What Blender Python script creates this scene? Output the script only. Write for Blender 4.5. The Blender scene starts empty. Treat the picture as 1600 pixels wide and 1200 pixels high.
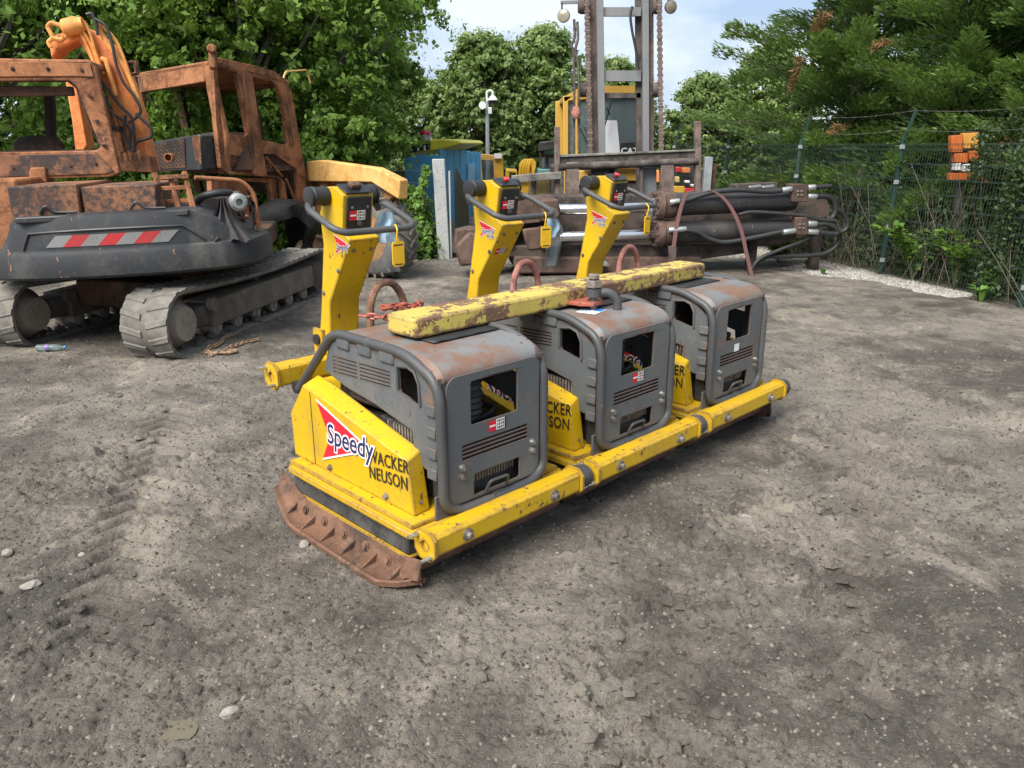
import bpy, bmesh, math, random
import numpy as np
from mathutils import Vector, Matrix
from mathutils.geometry import tessellate_polygon
random.seed(7)
RNG = np.random.default_rng(11)
PI = math.pi
rad = math.radians
scene = bpy.context.scene

# ------------------------------------------------------------------ camera
CAM_H, F_PX, PITCH = 1.9, 1205.0, rad(17.1)
cam_d = bpy.data.cameras.new('camera')
cam_d.sensor_width = 36.0
cam_d.lens = F_PX / 1600 * 36
cam_d.clip_start = 0.05
cam_d.clip_end = 2000
cam = bpy.data.objects.new('camera', cam_d)
scene.collection.objects.link(cam)
cam.location = (0, 0, CAM_H)
cam.rotation_euler = (PI / 2 - PITCH, 0, 0)
scene.camera = cam

# ------------------------------------------------------------------ sky, sun, exposure
SUN_EL, SUN_AZ = rad(50), rad(216)          # azimuth measured clockwise from +Y
world = bpy.data.worlds.new('World')
scene.world = world
world.use_nodes = True
wn = world.node_tree
wn.nodes.clear()
def wnode(t, **k):
    n = wn.nodes.new(t)
    for a, b in k.items():
        setattr(n, a, b)
    return n
w_out = wnode('ShaderNodeOutputWorld')
w_bg = wnode('ShaderNodeBackground')
w_sky = wnode('ShaderNodeTexSky', sky_type='NISHITA', sun_disc=False, sun_elevation=SUN_EL, sun_rotation=SUN_AZ)
w_sky.air_density, w_sky.dust_density, w_sky.ozone_density = 1.0, 2.0, 1.5
w_tc = wnode('ShaderNodeTexCoord')
w_map = wnode('ShaderNodeMapping')
w_map.inputs['Scale'].default_value = (1, 1, 2.6)
w_noise = wnode('ShaderNodeTexNoise')
w_noise.inputs['Scale'].default_value = 3.4
w_noise.inputs['Detail'].default_value = 6
w_noise.inputs['Roughness'].default_value = 0.52
w_ramp = wnode('ShaderNodeValToRGB')
w_ramp.color_ramp.elements[0].position = 0.40
w_ramp.color_ramp.elements[0].color = (2.25, 2.95, 4.0, 1)
w_ramp.color_ramp.elements[1].position = 0.60
w_ramp.color_ramp.elements[1].color = (4.5, 4.85, 5.2, 1)
w_mix = wnode('ShaderNodeMixRGB')
w_mix.inputs[0].default_value = 0.86
wn.links.new(w_tc.outputs['Generated'], w_map.inputs[0])
wn.links.new(w_map.outputs[0], w_noise.inputs['Vector'])
wn.links.new(w_noise.outputs['Fac'], w_ramp.inputs[0])
wn.links.new(w_sky.outputs[0], w_mix.inputs[1])
wn.links.new(w_ramp.outputs[0], w_mix.inputs[2])
wn.links.new(w_mix.outputs[0], w_bg.inputs['Color'])
wn.links.new(w_bg.outputs[0], w_out.inputs['Surface'])
w_bg.inputs['Strength'].default_value = 0.062

sun_d = bpy.data.lights.new('sun', 'SUN')
sun_d.energy = 2.1
sun_d.angle = rad(38)
sun_d.color = (1.0, 0.96, 0.9)
sun = bpy.data.objects.new('sun', sun_d)
scene.collection.objects.link(sun)
sd = Vector((math.sin(SUN_AZ) * math.cos(SUN_EL), math.cos(SUN_AZ) * math.cos(SUN_EL), math.sin(SUN_EL)))
sun.rotation_euler = sd.to_track_quat('Z', 'Y').to_euler()
sun.location = (0, 0, 20)
vs = scene.view_settings
vs.view_transform = 'Standard'
vs.look = 'None'
vs.exposure = 1.85
vs.gamma = 1.0
vs.use_curve_mapping = False
scene.render.resolution_x, scene.render.resolution_y = 1024, 768

# ------------------------------------------------------------------ pixel rays (a pixel is only a direction; depth comes from what the thing touches)
_c, _s = math.cos(PITCH), math.sin(PITCH)
def ray(px, py):
    a, b = (px - 800) / F_PX, (600 - py) / F_PX
    return Vector((a, _c + b * _s, -_s + b * _c))
EYE = Vector((0, 0, CAM_H))
def at(px, py, Y):
    d = ray(px, py)
    return EYE + d * (Y / d.y)
def gnd(px, py, z=0.0):
    d = ray(px, py)
    return EYE + d * ((z - CAM_H) / d.z)
class VPlane:
    """vertical plane through two ground points"""
    def __init__(self, p, q):
        self.p = Vector((p[0], p[1], 0)); self.d = Vector((q[0] - p[0], q[1] - p[1], 0)).normalized()
        self.n = Vector((-self.d.y, self.d.x, 0))
        if self.n.y < 0: self.n = -self.n
    def __call__(self, px, py):
        r = ray(px, py)
        return EYE + r * ((self.p - EYE).dot(self.n) / r.dot(self.n))

# ------------------------------------------------------------------ mesh helpers
COL = scene.collection
WROOT = set()          # things whose parts are modelled in world coordinates
class MB:
    def __init__(self):
        self.v, self.f = [], []
    def add(self, vs_, fs_):
        o = len(self.v)
        self.v += [tuple(p) for p in vs_]
        self.f += [tuple(i + o for i in f) for f in fs_]
        return self
    def box(self, x0, x1, y0, y1, z0, z1):
        p = [(x, y, z) for z in (z0, z1) for y in (y0, y1) for x in (x0, x1)]
        return self.add(p, [(0, 2, 3, 1), (4, 5, 7, 6), (0, 1, 5, 4), (1, 3, 7, 5), (3, 2, 6, 7), (2, 0, 4, 6)])
    def obox(self, c, a, b, d):
        c, a, b, d = Vector(c), Vector(a), Vector(b), Vector(d)
        p = [c + a * i + b * j + d * k for k in (-1, 1) for j in (-1, 1) for i in (-1, 1)]
        return self.add(p, [(0, 2, 3, 1), (4, 5, 7, 6), (0, 1, 5, 4), (1, 3, 7, 5), (3, 2, 6, 7), (2, 0, 4, 6)])
    def bar(self, p, q, w, h, up=(0, 0, 1)):
        p, q = Vector(p), Vector(q)
        d = (q - p); l = d.length; d.normalize()
        s = d.cross(Vector(up))
        if s.length < 1e-4: s = d.cross(Vector((0, 1, 0)))
        s.normalize(); u = s.cross(d)
        return self.obox((p + q) / 2, d * l / 2, s * w / 2, u * h / 2)
    def prism(self, pts, off):
        pts = [Vector(p) for p in pts]; off = Vector(off); n = len(pts)
        vs_ = pts + [p + off for p in pts]
        fs_ = [tuple(range(n)), tuple(range(2 * n - 1, n - 1, -1))]
        fs_ += [((i + 1) % n, i, i + n, (i + 1) % n + n) for i in range(n)]
        return self.add(vs_, fs_)
    def plate(self, outer, holes, fn, off):
        """flat plate with holes: 2d loops mapped by fn, thickness vector off"""
        loops = [list(outer)] + [list(h) for h in holes]
        flat = [p for l in loops for p in l]
        tri = tessellate_polygon([[Vector((p[0], p[1], 0)) for p in l] for l in loops])
        v0 = [Vector(fn(*p)) for p in flat]; off = Vector(off); n = len(flat)
        fs_ = [tuple(t) for t in tri] + [tuple(i + n for i in reversed(t)) for t in tri]
        s = 0
        for l in loops:
            m = len(l)
            fs_ += [(s + i, s + (i + 1) % m, s + (i + 1) % m + n, s + i + n) for i in range(m)]
            s += m
        return self.add(v0 + [p + off for p in v0], fs_)
    def tube(self, pts, r, n=8, closed=False, caps=True):
        pts = [Vector(p) for p in pts]
        m = len(pts)
        rs = r if isinstance(r, (list, tuple)) else [r] * m
        prev = None; vs_ = []
        for i, p in enumerate(pts):
            a = pts[(i - 1) % m] if (closed or i > 0) else p
            b = pts[(i + 1) % m] if (closed or i < m - 1) else p
            t = (b - a).normalized()
            if prev is None:
                u = t.cross(Vector((0, 0, 1)))
                if u.length < 1e-3: u = t.cross(Vector((0, 1, 0)))
            else:
                u = prev - t * prev.dot(t)
                if u.length < 1e-6: u = t.orthogonal()
            u.normalize(); prev = u; w = t.cross(u)
            for k in range(n):
                an = 2 * PI * k / n
                vs_.append(p + (u * math.cos(an) + w * math.sin(an)) * rs[i])
        fs_ = []
        for i in range(m if closed else m - 1):
            j = (i + 1) % m
            fs_ += [(i * n + k, i * n + (k + 1) % n, j * n + (k + 1) % n, j * n + k) for k in range(n)]
        if caps and not closed:
            fs_ += [tuple(range(n - 1, -1, -1)), tuple(range((m - 1) * n, m * n))]
        return self.add(vs_, fs_)
    def cyl(self, p, q, r0, r1=None, n=16):
        return self.tube([p, q], [r0, r0 if r1 is None else r1], n)
    def rev(self, c, axis, prof, n=20):
        """lathe: prof = [(distance along axis, radius)]"""
        c, t = Vector(c), Vector(axis).normalized()
        u = t.orthogonal().normalized(); w = t.cross(u); vs_ = []
        for d, r in prof:
            for k in range(n):
                an = 2 * PI * k / n
                vs_.append(c + t * d + (u * math.cos(an) + w * math.sin(an)) * max(r, 1e-4))
        m = len(prof)
        fs_ = [(i * n + k, i * n + (k + 1) % n, (i + 1) * n + (k + 1) % n, (i + 1) * n + k) for i in range(m - 1) for k in range(n)]
        fs_ += [tuple(range(n - 1, -1, -1)), tuple(range((m - 1) * n, m * n))]
        return self.add(vs_, fs_)
    def hexbolt(self, c, axis, r=0.014, h=0.014):
        c = Vector(c); ax = Vector(axis).normalized()
        self.rev(c, ax, [(0, r * 1.5), (h * .25, r * 1.5)], 12)
        return self.rev(c + ax * h * .25, ax, [(0, r), (h, r * .97)], 6)
    def build(self, name, mat, parent=None, bevel=0.0, seg=2, smooth=40, kind=None, label=None):
        me = bpy.data.meshes.new(name)
        me.from_pydata(self.v, [], self.f)
        bm = bmesh.new(); bm.from_mesh(me)
        bmesh.ops.recalc_face_normals(bm, faces=bm.faces)
        bm.to_mesh(me); bm.free()
        if smooth:
            me.polygons.foreach_set('use_smooth', [True] * len(me.polygons))
            me.set_sharp_from_angle(angle=rad(smooth))
        me.materials.append(mat)
        o = bpy.data.objects.new(name, me)
        COL.objects.link(o)
        if parent is not None:
            o.parent = parent
            if parent.name in WROOT: o.matrix_parent_inverse = Matrix.Translation(-parent.location)
        if bevel:
            b = o.modifiers.new('bevel', 'BEVEL')
            b.width = bevel; b.segments = seg; b.limit_method = 'ANGLE'; b.angle_limit = rad(35)
            b.harden_normals = False
        if kind: o['kind'] = kind
        if label: o['label'] = label
        return o
def bend(pts, r, n=5):
    """round the corners of a polyline"""
    pts = [Vector(p) for p in pts]; out = [pts[0]]
    for i in range(1, len(pts) - 1):
        a, b, c = pts[i - 1], pts[i], pts[i + 1]
        d1, d2 = (a - b), (c - b)
        k = min(r, d1.length * .49, d2.length * .49)
        p, q = b + d1.normalized() * k, b + d2.normalized() * k
        out += [p * (1 - t) ** 2 + b * 2 * t * (1 - t) + q * t * t for t in [j / n for j in range(n + 1)]]
    return out + [pts[-1]]
def curve_pts(pts, n=8):
    """Catmull-Rom through points"""
    P = [Vector(p) for p in pts]; P = [P[0] * 2 - P[1]] + P + [P[-1] * 2 - P[-2]]; out = []
    for i in range(1, len(P) - 2):
        for j in range(n):
            t = j / n
            out.append(0.5 * ((2 * P[i]) + (P[i + 1] - P[i - 1]) * t + (2 * P[i - 1] - 5 * P[i] + 4 * P[i + 1] - P[i + 2]) * t * t + (3 * P[i] - P[i - 1] - 3 * P[i + 1] + P[i + 2]) * t ** 3))
    return out + [P[-2]]
def rrect(x0, y0, x1, y1, r, n=4):
    out = []
    for cx_, cy_, a0 in ((x1 - r, y1 - r, 0), (x0 + r, y1 - r, 90), (x0 + r, y0 + r, 180), (x1 - r, y0 + r, 270)):
        out += [(cx_ + r * math.cos(rad(a0 + 90 * i / n)), cy_ + r * math.sin(rad(a0 + 90 * i / n))) for i in range(n + 1)]
    return out
def tag(o, label=None, cat=None, group=None, kind=None):
    if label: o['label'] = label
    if cat: o['category'] = cat
    if group: o['group'] = group
    if kind: o['kind'] = kind
    return o
def thing(name, label, cat, loc=(0, 0, 0), rotz=0.0, group=None):
    o = bpy.data.objects.new(name, None)
    o.empty_display_size = 0.2
    COL.objects.link(o)
    o.location = loc; o.rotation_euler = (0, 0, rotz)
    return tag(o, label, cat, group)
def wthing(name, label, cat, loc, group=None):
    o = thing(name, label, cat, loc, 0, group); WROOT.add(o.name)
    return o
def copy_tree(o, parent=None):
    c = o.copy(); COL.objects.link(c); c.parent = parent
    for ch in list(o.children):
        copy_tree(ch, c)
    return c
def np_mesh(name, verts, quads, mat, parent=None, smooth=False, attr=None):
    """fast mesh from numpy arrays (quads: n x 4 or n x 3)"""
    me = bpy.data.meshes.new(name)
    nv, nf, k = len(verts), len(quads), quads.shape[1]
    me.vertices.add(nv); me.vertices.foreach_set('co', np.ascontiguousarray(verts, dtype=np.float32).ravel())
    me.loops.add(nf * k); me.loops.foreach_set('vertex_index', np.ascontiguousarray(quads, dtype=np.int32).ravel())
    me.polygons.add(nf)
    me.polygons.foreach_set('loop_start', np.arange(0, nf * k, k, dtype=np.int32))
    if smooth: me.polygons.foreach_set('use_smooth', np.ones(nf, dtype=bool))
    if attr is not None:
        a = me.attributes.new('tint', 'FLOAT', 'FACE')
        a.data.foreach_set('value', np.ascontiguousarray(attr, dtype=np.float32))
    me.update(calc_edges=True)
    me.materials.append(mat)
    o = bpy.data.objects.new(name, me); COL.objects.link(o)
    if parent is not None: o.parent = parent
    return o
def text(name, s, mat, parent, M, size, extrude=0.0006, offset=0.0, shear=0.0, align='LEFT', sx=1.0, spacing=1.0):
    cu = bpy.data.curves.new('t', 'FONT')
    cu.body = s; cu.size = size; cu.extrude = extrude; cu.offset = offset; cu.shear = shear; cu.align_x = align
    cu.space_character = spacing; cu.resolution_u = 3
    to = bpy.data.objects.new('t', cu); COL.objects.link(to)
    dg = bpy.context.evaluated_depsgraph_get()
    me = bpy.data.meshes.new_from_object(to.evaluated_get(dg))
    bpy.data.objects.remove(to); bpy.data.curves.remove(cu)
    me.transform(Matrix.Diagonal((sx, 1, 1, 1)))
    me.transform(M)
    me.materials.clear(); me.materials.append(mat)
    me.name = name
    o = bpy.data.objects.new(name, me); COL.objects.link(o)
    if parent is not None: o.parent = parent
    return o
def frame_m(o, right, up):
    r, u = Vector(right).normalized(), Vector(up).normalized()
    n = r.cross(u)
    return Matrix(((r.x, u.x, n.x, o[0]), (r.y, u.y, n.y, o[1]), (r.z, u.z, n.z, o[2]), (0, 0, 0, 1)))

# ------------------------------------------------------------------ materials
class NT:
    def __init__(self, name):
        self.m = bpy.data.materials.new(name); self.m.use_nodes = True
        self.t = self.m.node_tree; self.t.nodes.clear()
        self.out = self.n('ShaderNodeOutputMaterial')
    def n(self, t, **k):
        x = self.t.nodes.new(t)
        for a, b in k.items(): setattr(x, a, b)
        return x
    def l(self, a, b): self.t.links.new(a, b)
    def val(self, sock, v):
        if hasattr(v, 'bl_idname') or hasattr(v, 'links'): self.l(v, sock)
        else: sock.default_value = v
    def coord(self, rnd=True):
        tc = self.n('ShaderNodeTexCoord')
        if not rnd: return tc.outputs['Object']
        oi = self.n('ShaderNodeObjectInfo')
        mu = self.n('ShaderNodeMath', operation='MULTIPLY'); self.l(oi.outputs['Random'], mu.inputs[0]); mu.inputs[1].default_value = 37.0
        ad = self.n('ShaderNodeVectorMath', operation='ADD'); self.l(tc.outputs['Object'], ad.inputs[0]); self.l(mu.outputs[0], ad.inputs[1])
        return ad.outputs[0]
    def noise(self, vec, scale, detail=6, rough=.6, dist=0.0, stretch=None):
        if stretch:
            mp = self.n('ShaderNodeMapping'); mp.inputs['Scale'].default_value = stretch; self.l(vec, mp.inputs[0]); vec = mp.outputs[0]
        x = self.n('ShaderNodeTexNoise'); self.l(vec, x.inputs['Vector'])
        x.inputs['Scale'].default_value = scale; x.inputs['Detail'].default_value = detail
        x.inputs['Roughness'].default_value = rough; x.inputs['Distortion'].default_value = dist
        return x.outputs['Fac']
    def math(self, op, a, b=0.0, c=None):
        x = self.n('ShaderNodeMath', operation=op); self.val(x.inputs[0], a); self.val(x.inputs[1], b)
        if c is not None: self.val(x.inputs[2], c)
        return x.outputs[0]
    def step(self, v, lo, hi):
        x = self.n('ShaderNodeMapRange', interpolation_type='SMOOTHSTEP'); self.val(x.inputs[0], v)
        x.inputs[1].default_value = lo; x.inputs[2].default_value = hi
        return x.outputs[0]
    def mix(self, f, a, b):
        x = self.n('ShaderNodeMixRGB'); self.val(x.inputs[0], f)
        for s_, v in ((x.inputs[1], a), (x.inputs[2], b)):
            if isinstance(v, (tuple, list)): s_.default_value = tuple(v[:3]) + (1,)
            else: self.l(v, s_)
        return x.outputs[0]
    def bump(self, h, strength=.3, dist=.01, prev=None):
        x = self.n('ShaderNodeBump'); x.inputs['Strength'].default_value = strength; x.inputs['Distance'].default_value = dist
        self.l(h, x.inputs['Height'])
        if prev is not None: self.l(prev, x.inputs['Normal'])
        return x.outputs[0]
    def pbr(self, col, rough=.5, metal=0.0, nrm=None, spec=.5):
        b = self.n('ShaderNodeBsdfPrincipled')
        if isinstance(col, (tuple, list)): b.inputs['Base Color'].default_value = tuple(col[:3]) + (1,)
        else: self.l(col, b.inputs['Base Color'])
        self.val(b.inputs['Roughness'], rough); self.val(b.inputs['Metallic'], metal)
        b.inputs['Specular IOR Level'].default_value = spec
        if nrm is not None: self.l(nrm, b.inputs['Normal'])
        self.l(b.outputs[0], self.out.inputs['Surface'])
        return b
    def edge(self, r=.02):
        bv = self.n('ShaderNodeBevel', samples=3); bv.inputs['Radius'].default_value = r
        ge = self.n('ShaderNodeNewGeometry')
        d = self.n('ShaderNodeVectorMath', operation='DOT_PRODUCT'); self.l(bv.outputs[0], d.inputs[0]); self.l(ge.outputs['Normal'], d.inputs[1])
        return self.math('SUBTRACT', 1.0, d.outputs['Value'])
def painted(name, col, chip=.68, chipcol=(.09, .045, .028), edge=0.0, dirt=.35, dirtcol=(.16, .13, .10), rough=.42, scale=9, soft=.03, spec=.5, var=.12, rust=0.0, rustcol=(.26, .12, .06)):
    """worn paint: colour drift, grime, chips down to brown steel, worn edges"""
    t = NT(name); v = t.coord()
    n1 = t.noise(v, scale, 9, .65); n2 = t.noise(v, scale * 5.5, 6, .7); n3 = t.noise(v, 1.7, 5, .6); n4 = t.noise(v, 2.2, 7, .62, .6, (1, 1, .35))
    dark = tuple(c * (1 - var * 2.0) for c in col); lite = tuple(min(1, c * (1 + var)) for c in col)
    c = t.mix(n3, dark, lite)
    g = t.math('MULTIPLY', t.step(t.math('ADD', t.math('MULTIPLY', n4, .7), t.math('MULTIPLY', n2, .3)), .45, .72), dirt)
    c = t.mix(g, c, dirtcol)
    if rust:
        c = t.mix(t.math('MULTIPLY', t.step(t.noise(v, 4.2, 9, .68, .3), .62 - .3 * rust, .72 - .2 * rust), .85), c, t.mix(n2, tuple(k * .55 for k in rustcol), rustcol))
    h = t.math('ADD', t.math('MULTIPLY', n1, .62), t.math('MULTIPLY', n2, .38))
    if edge:
        h = t.math('ADD', h, t.math('MINIMUM', t.math('MULTIPLY', t.edge(), edge), .30))
    k = t.step(h, chip, chip + soft)
    sc_ = t.noise(v, 26, 3, .55, .0, (1, 1, .45)); k = t.math('MAXIMUM', k, t.math('MULTIPLY', t.step(t.math('ADD', t.math('MULTIPLY', sc_, .75), t.math('MULTIPLY', n3, .25)), .635, .66), .9))
    c = t.mix(k, c, t.mix(n2, tuple(x * .5 for x in chipcol), tuple(min(1, x * 1.6) for x in chipcol)))
    r = t.math('ADD', rough, t.math('MULTIPLY', t.math('ADD', k, g), .35))
    nb = t.bump(t.math('SUBTRACT', t.math('MULTIPLY', n2, .35), k), .35, .004)
    t.pbr(c, r, 0.0, nb, spec)
    return t.m
def rusty(name, a=(.11, .042, .02), b=(.29, .115, .045), c=(.035, .025, .02), amt=.5, paint=None, pthr=.6, rough=.85, scale=3.5):
    """burnt or rusted steel: two rust tones, soot, optional remains of paint"""
    t = NT(name); v = t.coord()
    n1 = t.noise(v, scale, 9, .66, .4); n2 = t.noise(v, scale * 9, 7, .7); n3 = t.noise(v, scale * .4, 6, .62, .5)
    n5 = t.noise(v, scale * .55, 5, .6, .8); n6 = t.noise(v, scale * 30, 4, .6)
    col = t.mix(t.step(n1, .36, .62), a, b)
    col = t.mix(t.math('MULTIPLY', t.step(n2, .45, .68), .6), col, tuple(min(1, x * 1.45) for x in b))
    col = t.mix(t.math('MULTIPLY', t.step(n5, .52, .66), .45), col, tuple(min(1, x * 1.3 + .03) for x in b))
    col = t.mix(t.math('MULTIPLY', t.step(n6, .55, .7), .5), col, tuple(x * .6 for x in a))
    col = t.mix(t.math('MULTIPLY', t.step(t.math('ADD', t.math('MULTIPLY', n3, .6), t.math('MULTIPLY', n2, .4)), .60 - .22 * amt, .68 - .18 * amt), .9), col, c)
    if paint is not None:
        col = t.mix(t.step(t.math('ADD', t.math('MULTIPLY', n3, .6), t.math('MULTIPLY', n1, .4)), pthr, pthr + .08), col, paint)
    nb = t.bump(t.math('ADD', n2, t.math('MULTIPLY', n1, .8)), .4, .006)
    t.pbr(col, rough, 0.0, nb, .3)
    return t.m
def plain(name, col, rough=.6, metal=0.0, var=.2, scale=14, bump=.2, spec=.5, bd=.003):
    t = NT(name); v = t.coord()
    n = t.noise(v, scale, 7, .65); n2 = t.noise(v, 1.9, 5, .6)
    f = t.math('ADD', t.math('MULTIPLY', n, .6), t.math('MULTIPLY', n2, .4))
    c = t.mix(t.step(f, .3, .7), tuple(x * (1 - var) for x in col), tuple(min(1, x * (1 + var)) for x in col))
    t.pbr(c, t.math('ADD', rough - .1, t.math('MULTIPLY', n, .2)), metal, t.bump(n, bump, bd), spec)
    return t.m
def leafmat(name, a, b, tr=.35, rough=.55):
    t = NT(name)
    at_ = t.n('ShaderNodeAttribute', attribute_name='tint')
    c = t.mix(at_.outputs['Fac'], a, b)
    p = t.n('ShaderNodeBsdfPrincipled'); t.l(c, p.inputs['Base Color']); p.inputs['Roughness'].default_value = rough; p.inputs['Specular IOR Level'].default_value = .35
    tl = t.n('ShaderNodeBsdfTranslucent'); t.l(t.mix(.5, c, (.25, .38, .05)), tl.inputs['Color'])
    mx = t.n('ShaderNodeMixShader'); mx.inputs[0].default_value = tr
    t.l(p.outputs[0], mx.inputs[1]); t.l(tl.outputs[0], mx.inputs[2]); t.l(mx.outputs[0], t.out.inputs['Surface'])
    return t.m
def glassmat(name, col=(.75, .85, .85), a=.35, rough=.05):
    t = NT(name)
    tr = t.n('ShaderNodeBsdfTransparent'); tr.inputs['Color'].default_value = col + (1,)
    gl = t.n('ShaderNodeBsdfPrincipled'); gl.inputs['Base Color'].default_value = (.25, .3, .32, 1); gl.inputs['Roughness'].default_value = rough
    mx = t.n('ShaderNodeMixShader'); mx.inputs[0].default_value = a
    t.l(tr.outputs[0], mx.inputs[1]); t.l(gl.outputs[0], mx.inputs[2]); t.l(mx.outputs[0], t.out.inputs['Surface'])
    return t.m
M = {}
YEL = (.60, .375, .004)
M['yellow'] = painted('yellow_paint', YEL, chip=.645, edge=1.9, dirt=.7, dirtcol=(.24, .145, .035), rough=.40)
M['yellow_worn'] = painted('worn_yellow_paint', (.56, .345, .006), chip=.585, edge=2.8, dirt=.7, dirtcol=(.33, .19, .04), rough=.45, scale=7)
M['yellow_pale'] = painted('pale_chipped_yellow_paint', (.52, .40, .085), chip=.505, edge=2.2, dirt=.5, dirtcol=(.3, .2, .08), rough=.6, scale=5, chipcol=(.13, .07, .045))
M['grey'] = painted('grey_hood_paint', (.088, .098, .104), chip=.66, edge=1.3, dirt=.6, dirtcol=(.18, .165, .145), rough=.5, rust=.2, rustcol=(.22, .13, .09))
M['grey_rust'] = painted('rusted_grey_hood_top', (.15, .155, .155), chip=.70, edge=.7, dirt=.5, dirtcol=(.26, .2, .16), rough=.6, rust=.66, rustcol=(.215, .105, .058))
M['tube'] = painted('grey_tube_paint', (.055, .056, .058), chip=.62, dirt=.5, dirtcol=(.13, .118, .105), rough=.5, scale=14, chipcol=(.14, .10, .08))
M['rubber'] = plain('black_rubber', (.018, .018, .019), .6, bump=.15)
M['rubber_grey'] = plain('dusty_rubber', (.05, .048, .045), .75, var=.35)
M['dark'] = plain('dark_engine_metal', (.03, .029, .028), .6, var=.5, scale=20)
M['engine'] = rusty('oily_engine_metal', (.05, .04, .033), (.12, .09, .07), (.015, .013, .012), .7)
M['steel'] = plain('zinc_bolt_steel', (.45, .45, .43), .38, .9, var=.25, scale=60)
M['steel_dull'] = rusty('dull_bolt_steel', (.10, .08, .06), (.2, .175, .15), (.05, .035, .028), .4, scale=30)
M['plate'] = rusty('rusty_base_plate', (.08, .042, .028), (.17, .09, .055), (.045, .032, .026), .55, rough=.8, scale=6)
M['skirt'] = rusty('dirty_rubber_skirt', (.035, .034, .033), (.075, .07, .063), (.02, .02, .02), .4, rough=.85, scale=8)
M['rustloop'] = rusty('rusty_lifting_loop', (.14, .07, .045), (.27, .15, .10), (.08, .05, .04), .4, scale=12)
M['redloop'] = rusty('faded_red_lifting_loop', (.24, .085, .065), (.36, .16, .13), (.12, .06, .05), .4, scale=12)
M['redchain'] = painted('red_chain_paint', (.36, .07, .04), chip=.55, edge=.0, dirt=.5, scale=25)
M['panel'] = plain('black_control_panel', (.012, .012, .013), .42, var=.5)
M['red'] = plain('red_plastic', (.5, .02, .02), .35, var=.15)
M['tagyellow'] = plain('yellow_tag_plastic', (.72, .42, .01), .45, var=.12)
M['sred'] = plain('red_print', (.58, .012, .03), .4, var=.1)
M['swhite'] = plain('white_print', (.72, .72, .70), .45, var=.1)
M['snavy'] = plain('navy_print', (.015, .018, .09), .4, var=.1)
M['sgreen'] = plain('green_print', (.03, .28, .16), .45, var=.1)
M['sblue'] = plain('blue_print', (.03, .2, .5), .45, var=.1)
M['sblack'] = plain('black_print', (.02, .02, .02), .45, var=.1)
M['black_edge'] = plain('black_plastic', (.02, .02, .021), .4, var=.3)
def worn_print():
    t = NT('worn_black_lettering'); v = t.coord(False)
    n = t.noise(v, 22, 7, .68)
    c = t.mix(t.step(n, .60, .62), (.02, .02, .015), YEL)
    t.pbr(c, .5)
    return t.m
M['wornprint'] = worn_print()
# ------------------------------------------------------------------ ground
def vnoise(x, y, seed):
    """smooth 2d value noise, numpy"""
    xi, yi = np.floor(x).astype(np.int64), np.floor(y).astype(np.int64)
    fx, fy = x - xi, y - yi
    fx, fy = fx * fx * fx * (fx * (fx * 6 - 15) + 10), fy * fy * fy * (fy * (fy * 6 - 15) + 10)
    def h(a, b):
        n = (a * 374761393 + b * 668265263 + seed * 974711) & 0x7fffffff
        n = ((n ^ (n >> 13)) * 1274126177) & 0x7fffffff
        return ((n ^ (n >> 16)) & 0xffff) / 65535.0
    return (h(xi, yi) * (1 - fx) + h(xi + 1, yi) * fx) * (1 - fy) + (h(xi, yi + 1) * (1 - fx) + h(xi + 1, yi + 1) * fx) * fy
def fbm(x, y, sc, seed, octv=4, gain=.5):
    s, a, t = 0, 1, 0
    for o in range(octv):
        s = s + a * vnoise(x * sc * 2 ** o + 17.3 * o, y * sc * 2 ** o - 9.1 * o, seed + o); t += a; a *= gain
    return s / t
def ground_h(x, y):
    big = (fbm(x, y, .35, 3, 3) - .5) * .10
    mid = (fbm(x, y, 2.2, 21, 4) - .5) * .065
    fine = (.12 - np.abs(fbm(x, y, 8, 41, 3, .6) - .5)) * .085
    rough = np.clip((fbm(x, y, .9, 77, 3) - .40) * 5, .40, 1)          # churned versus trodden patches
    clod = np.clip(fbm(x, y, 13, 91, 2) - .58, 0, 1) * .17
    crumb = np.abs(fbm(x, y, 24, 61, 2, .6) - .5) * .055 + (vnoise(x * 55, y * 55, 71) - .5) * .010
    smear = np.clip((fbm(x, y, 1.6, 131, 3) - .55) * 8, 0, 1)             # smooth wet smears
    h = big + mid * (.4 + .6 * rough) + ((fine + clod) * rough + crumb * (.35 + .65 * rough)) * (1 - .8 * smear)
    # tyre tread prints running away from the camera on the right
    for (x0, y0, x1, y1, w) in ((1.2, 2.3, 2.5, 5.4, .34), (.42, 1.9, .62, 2.75, .36), (-1.7, 2.6, -2.6, 5.6, .3)):
        dx, dy = x1 - x0, y1 - y0; L = math.hypot(dx, dy); dx /= L; dy /= L
        s = (x - x0) * dx + (y - y0) * dy; q = -(x - x0) * dy + (y - y0) * dx
        inside = (1 / (1 + np.exp((np.abs(q) - w / 2) * 60))) * (1 / (1 + np.exp(-s * 12))) * (1 / (1 + np.exp((s - L) * 6)))
        ph = s / .17 + np.abs(q) / .22
        bar = np.clip(np.sin(ph * 2 * PI) * 2.2, -1, 1)
        h = h * (1 - .75 * inside) + inside * (bar * .026 - .014)
    # level pads where machines stand
    return h
def axis_pts(lo, hi, fine_lo, fine_hi, d0, grow):
    a = [fine_lo]
    while a[-1] < fine_hi: a.append(a[-1] + d0)
    d = d0; up_ = [a[-1]]
    while up_[-1] < hi: d *= grow; up_.append(up_[-1] + d)
    d = d0; dn = [a[0]]
    while dn[-1] > lo: d *= grow; dn.append(dn[-1] - d)
    return np.array(dn[:0:-1] + a + up_[1:])
gx = axis_pts(-250, 250, -2.6, 3.4, .0115, 1.035)
gy = axis_pts(-60, 400, 1.75, 4.6, .0095, 1.016)
GX, GY = np.meshgrid(gx, gy)
GZ = ground_h(GX, GY)
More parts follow.
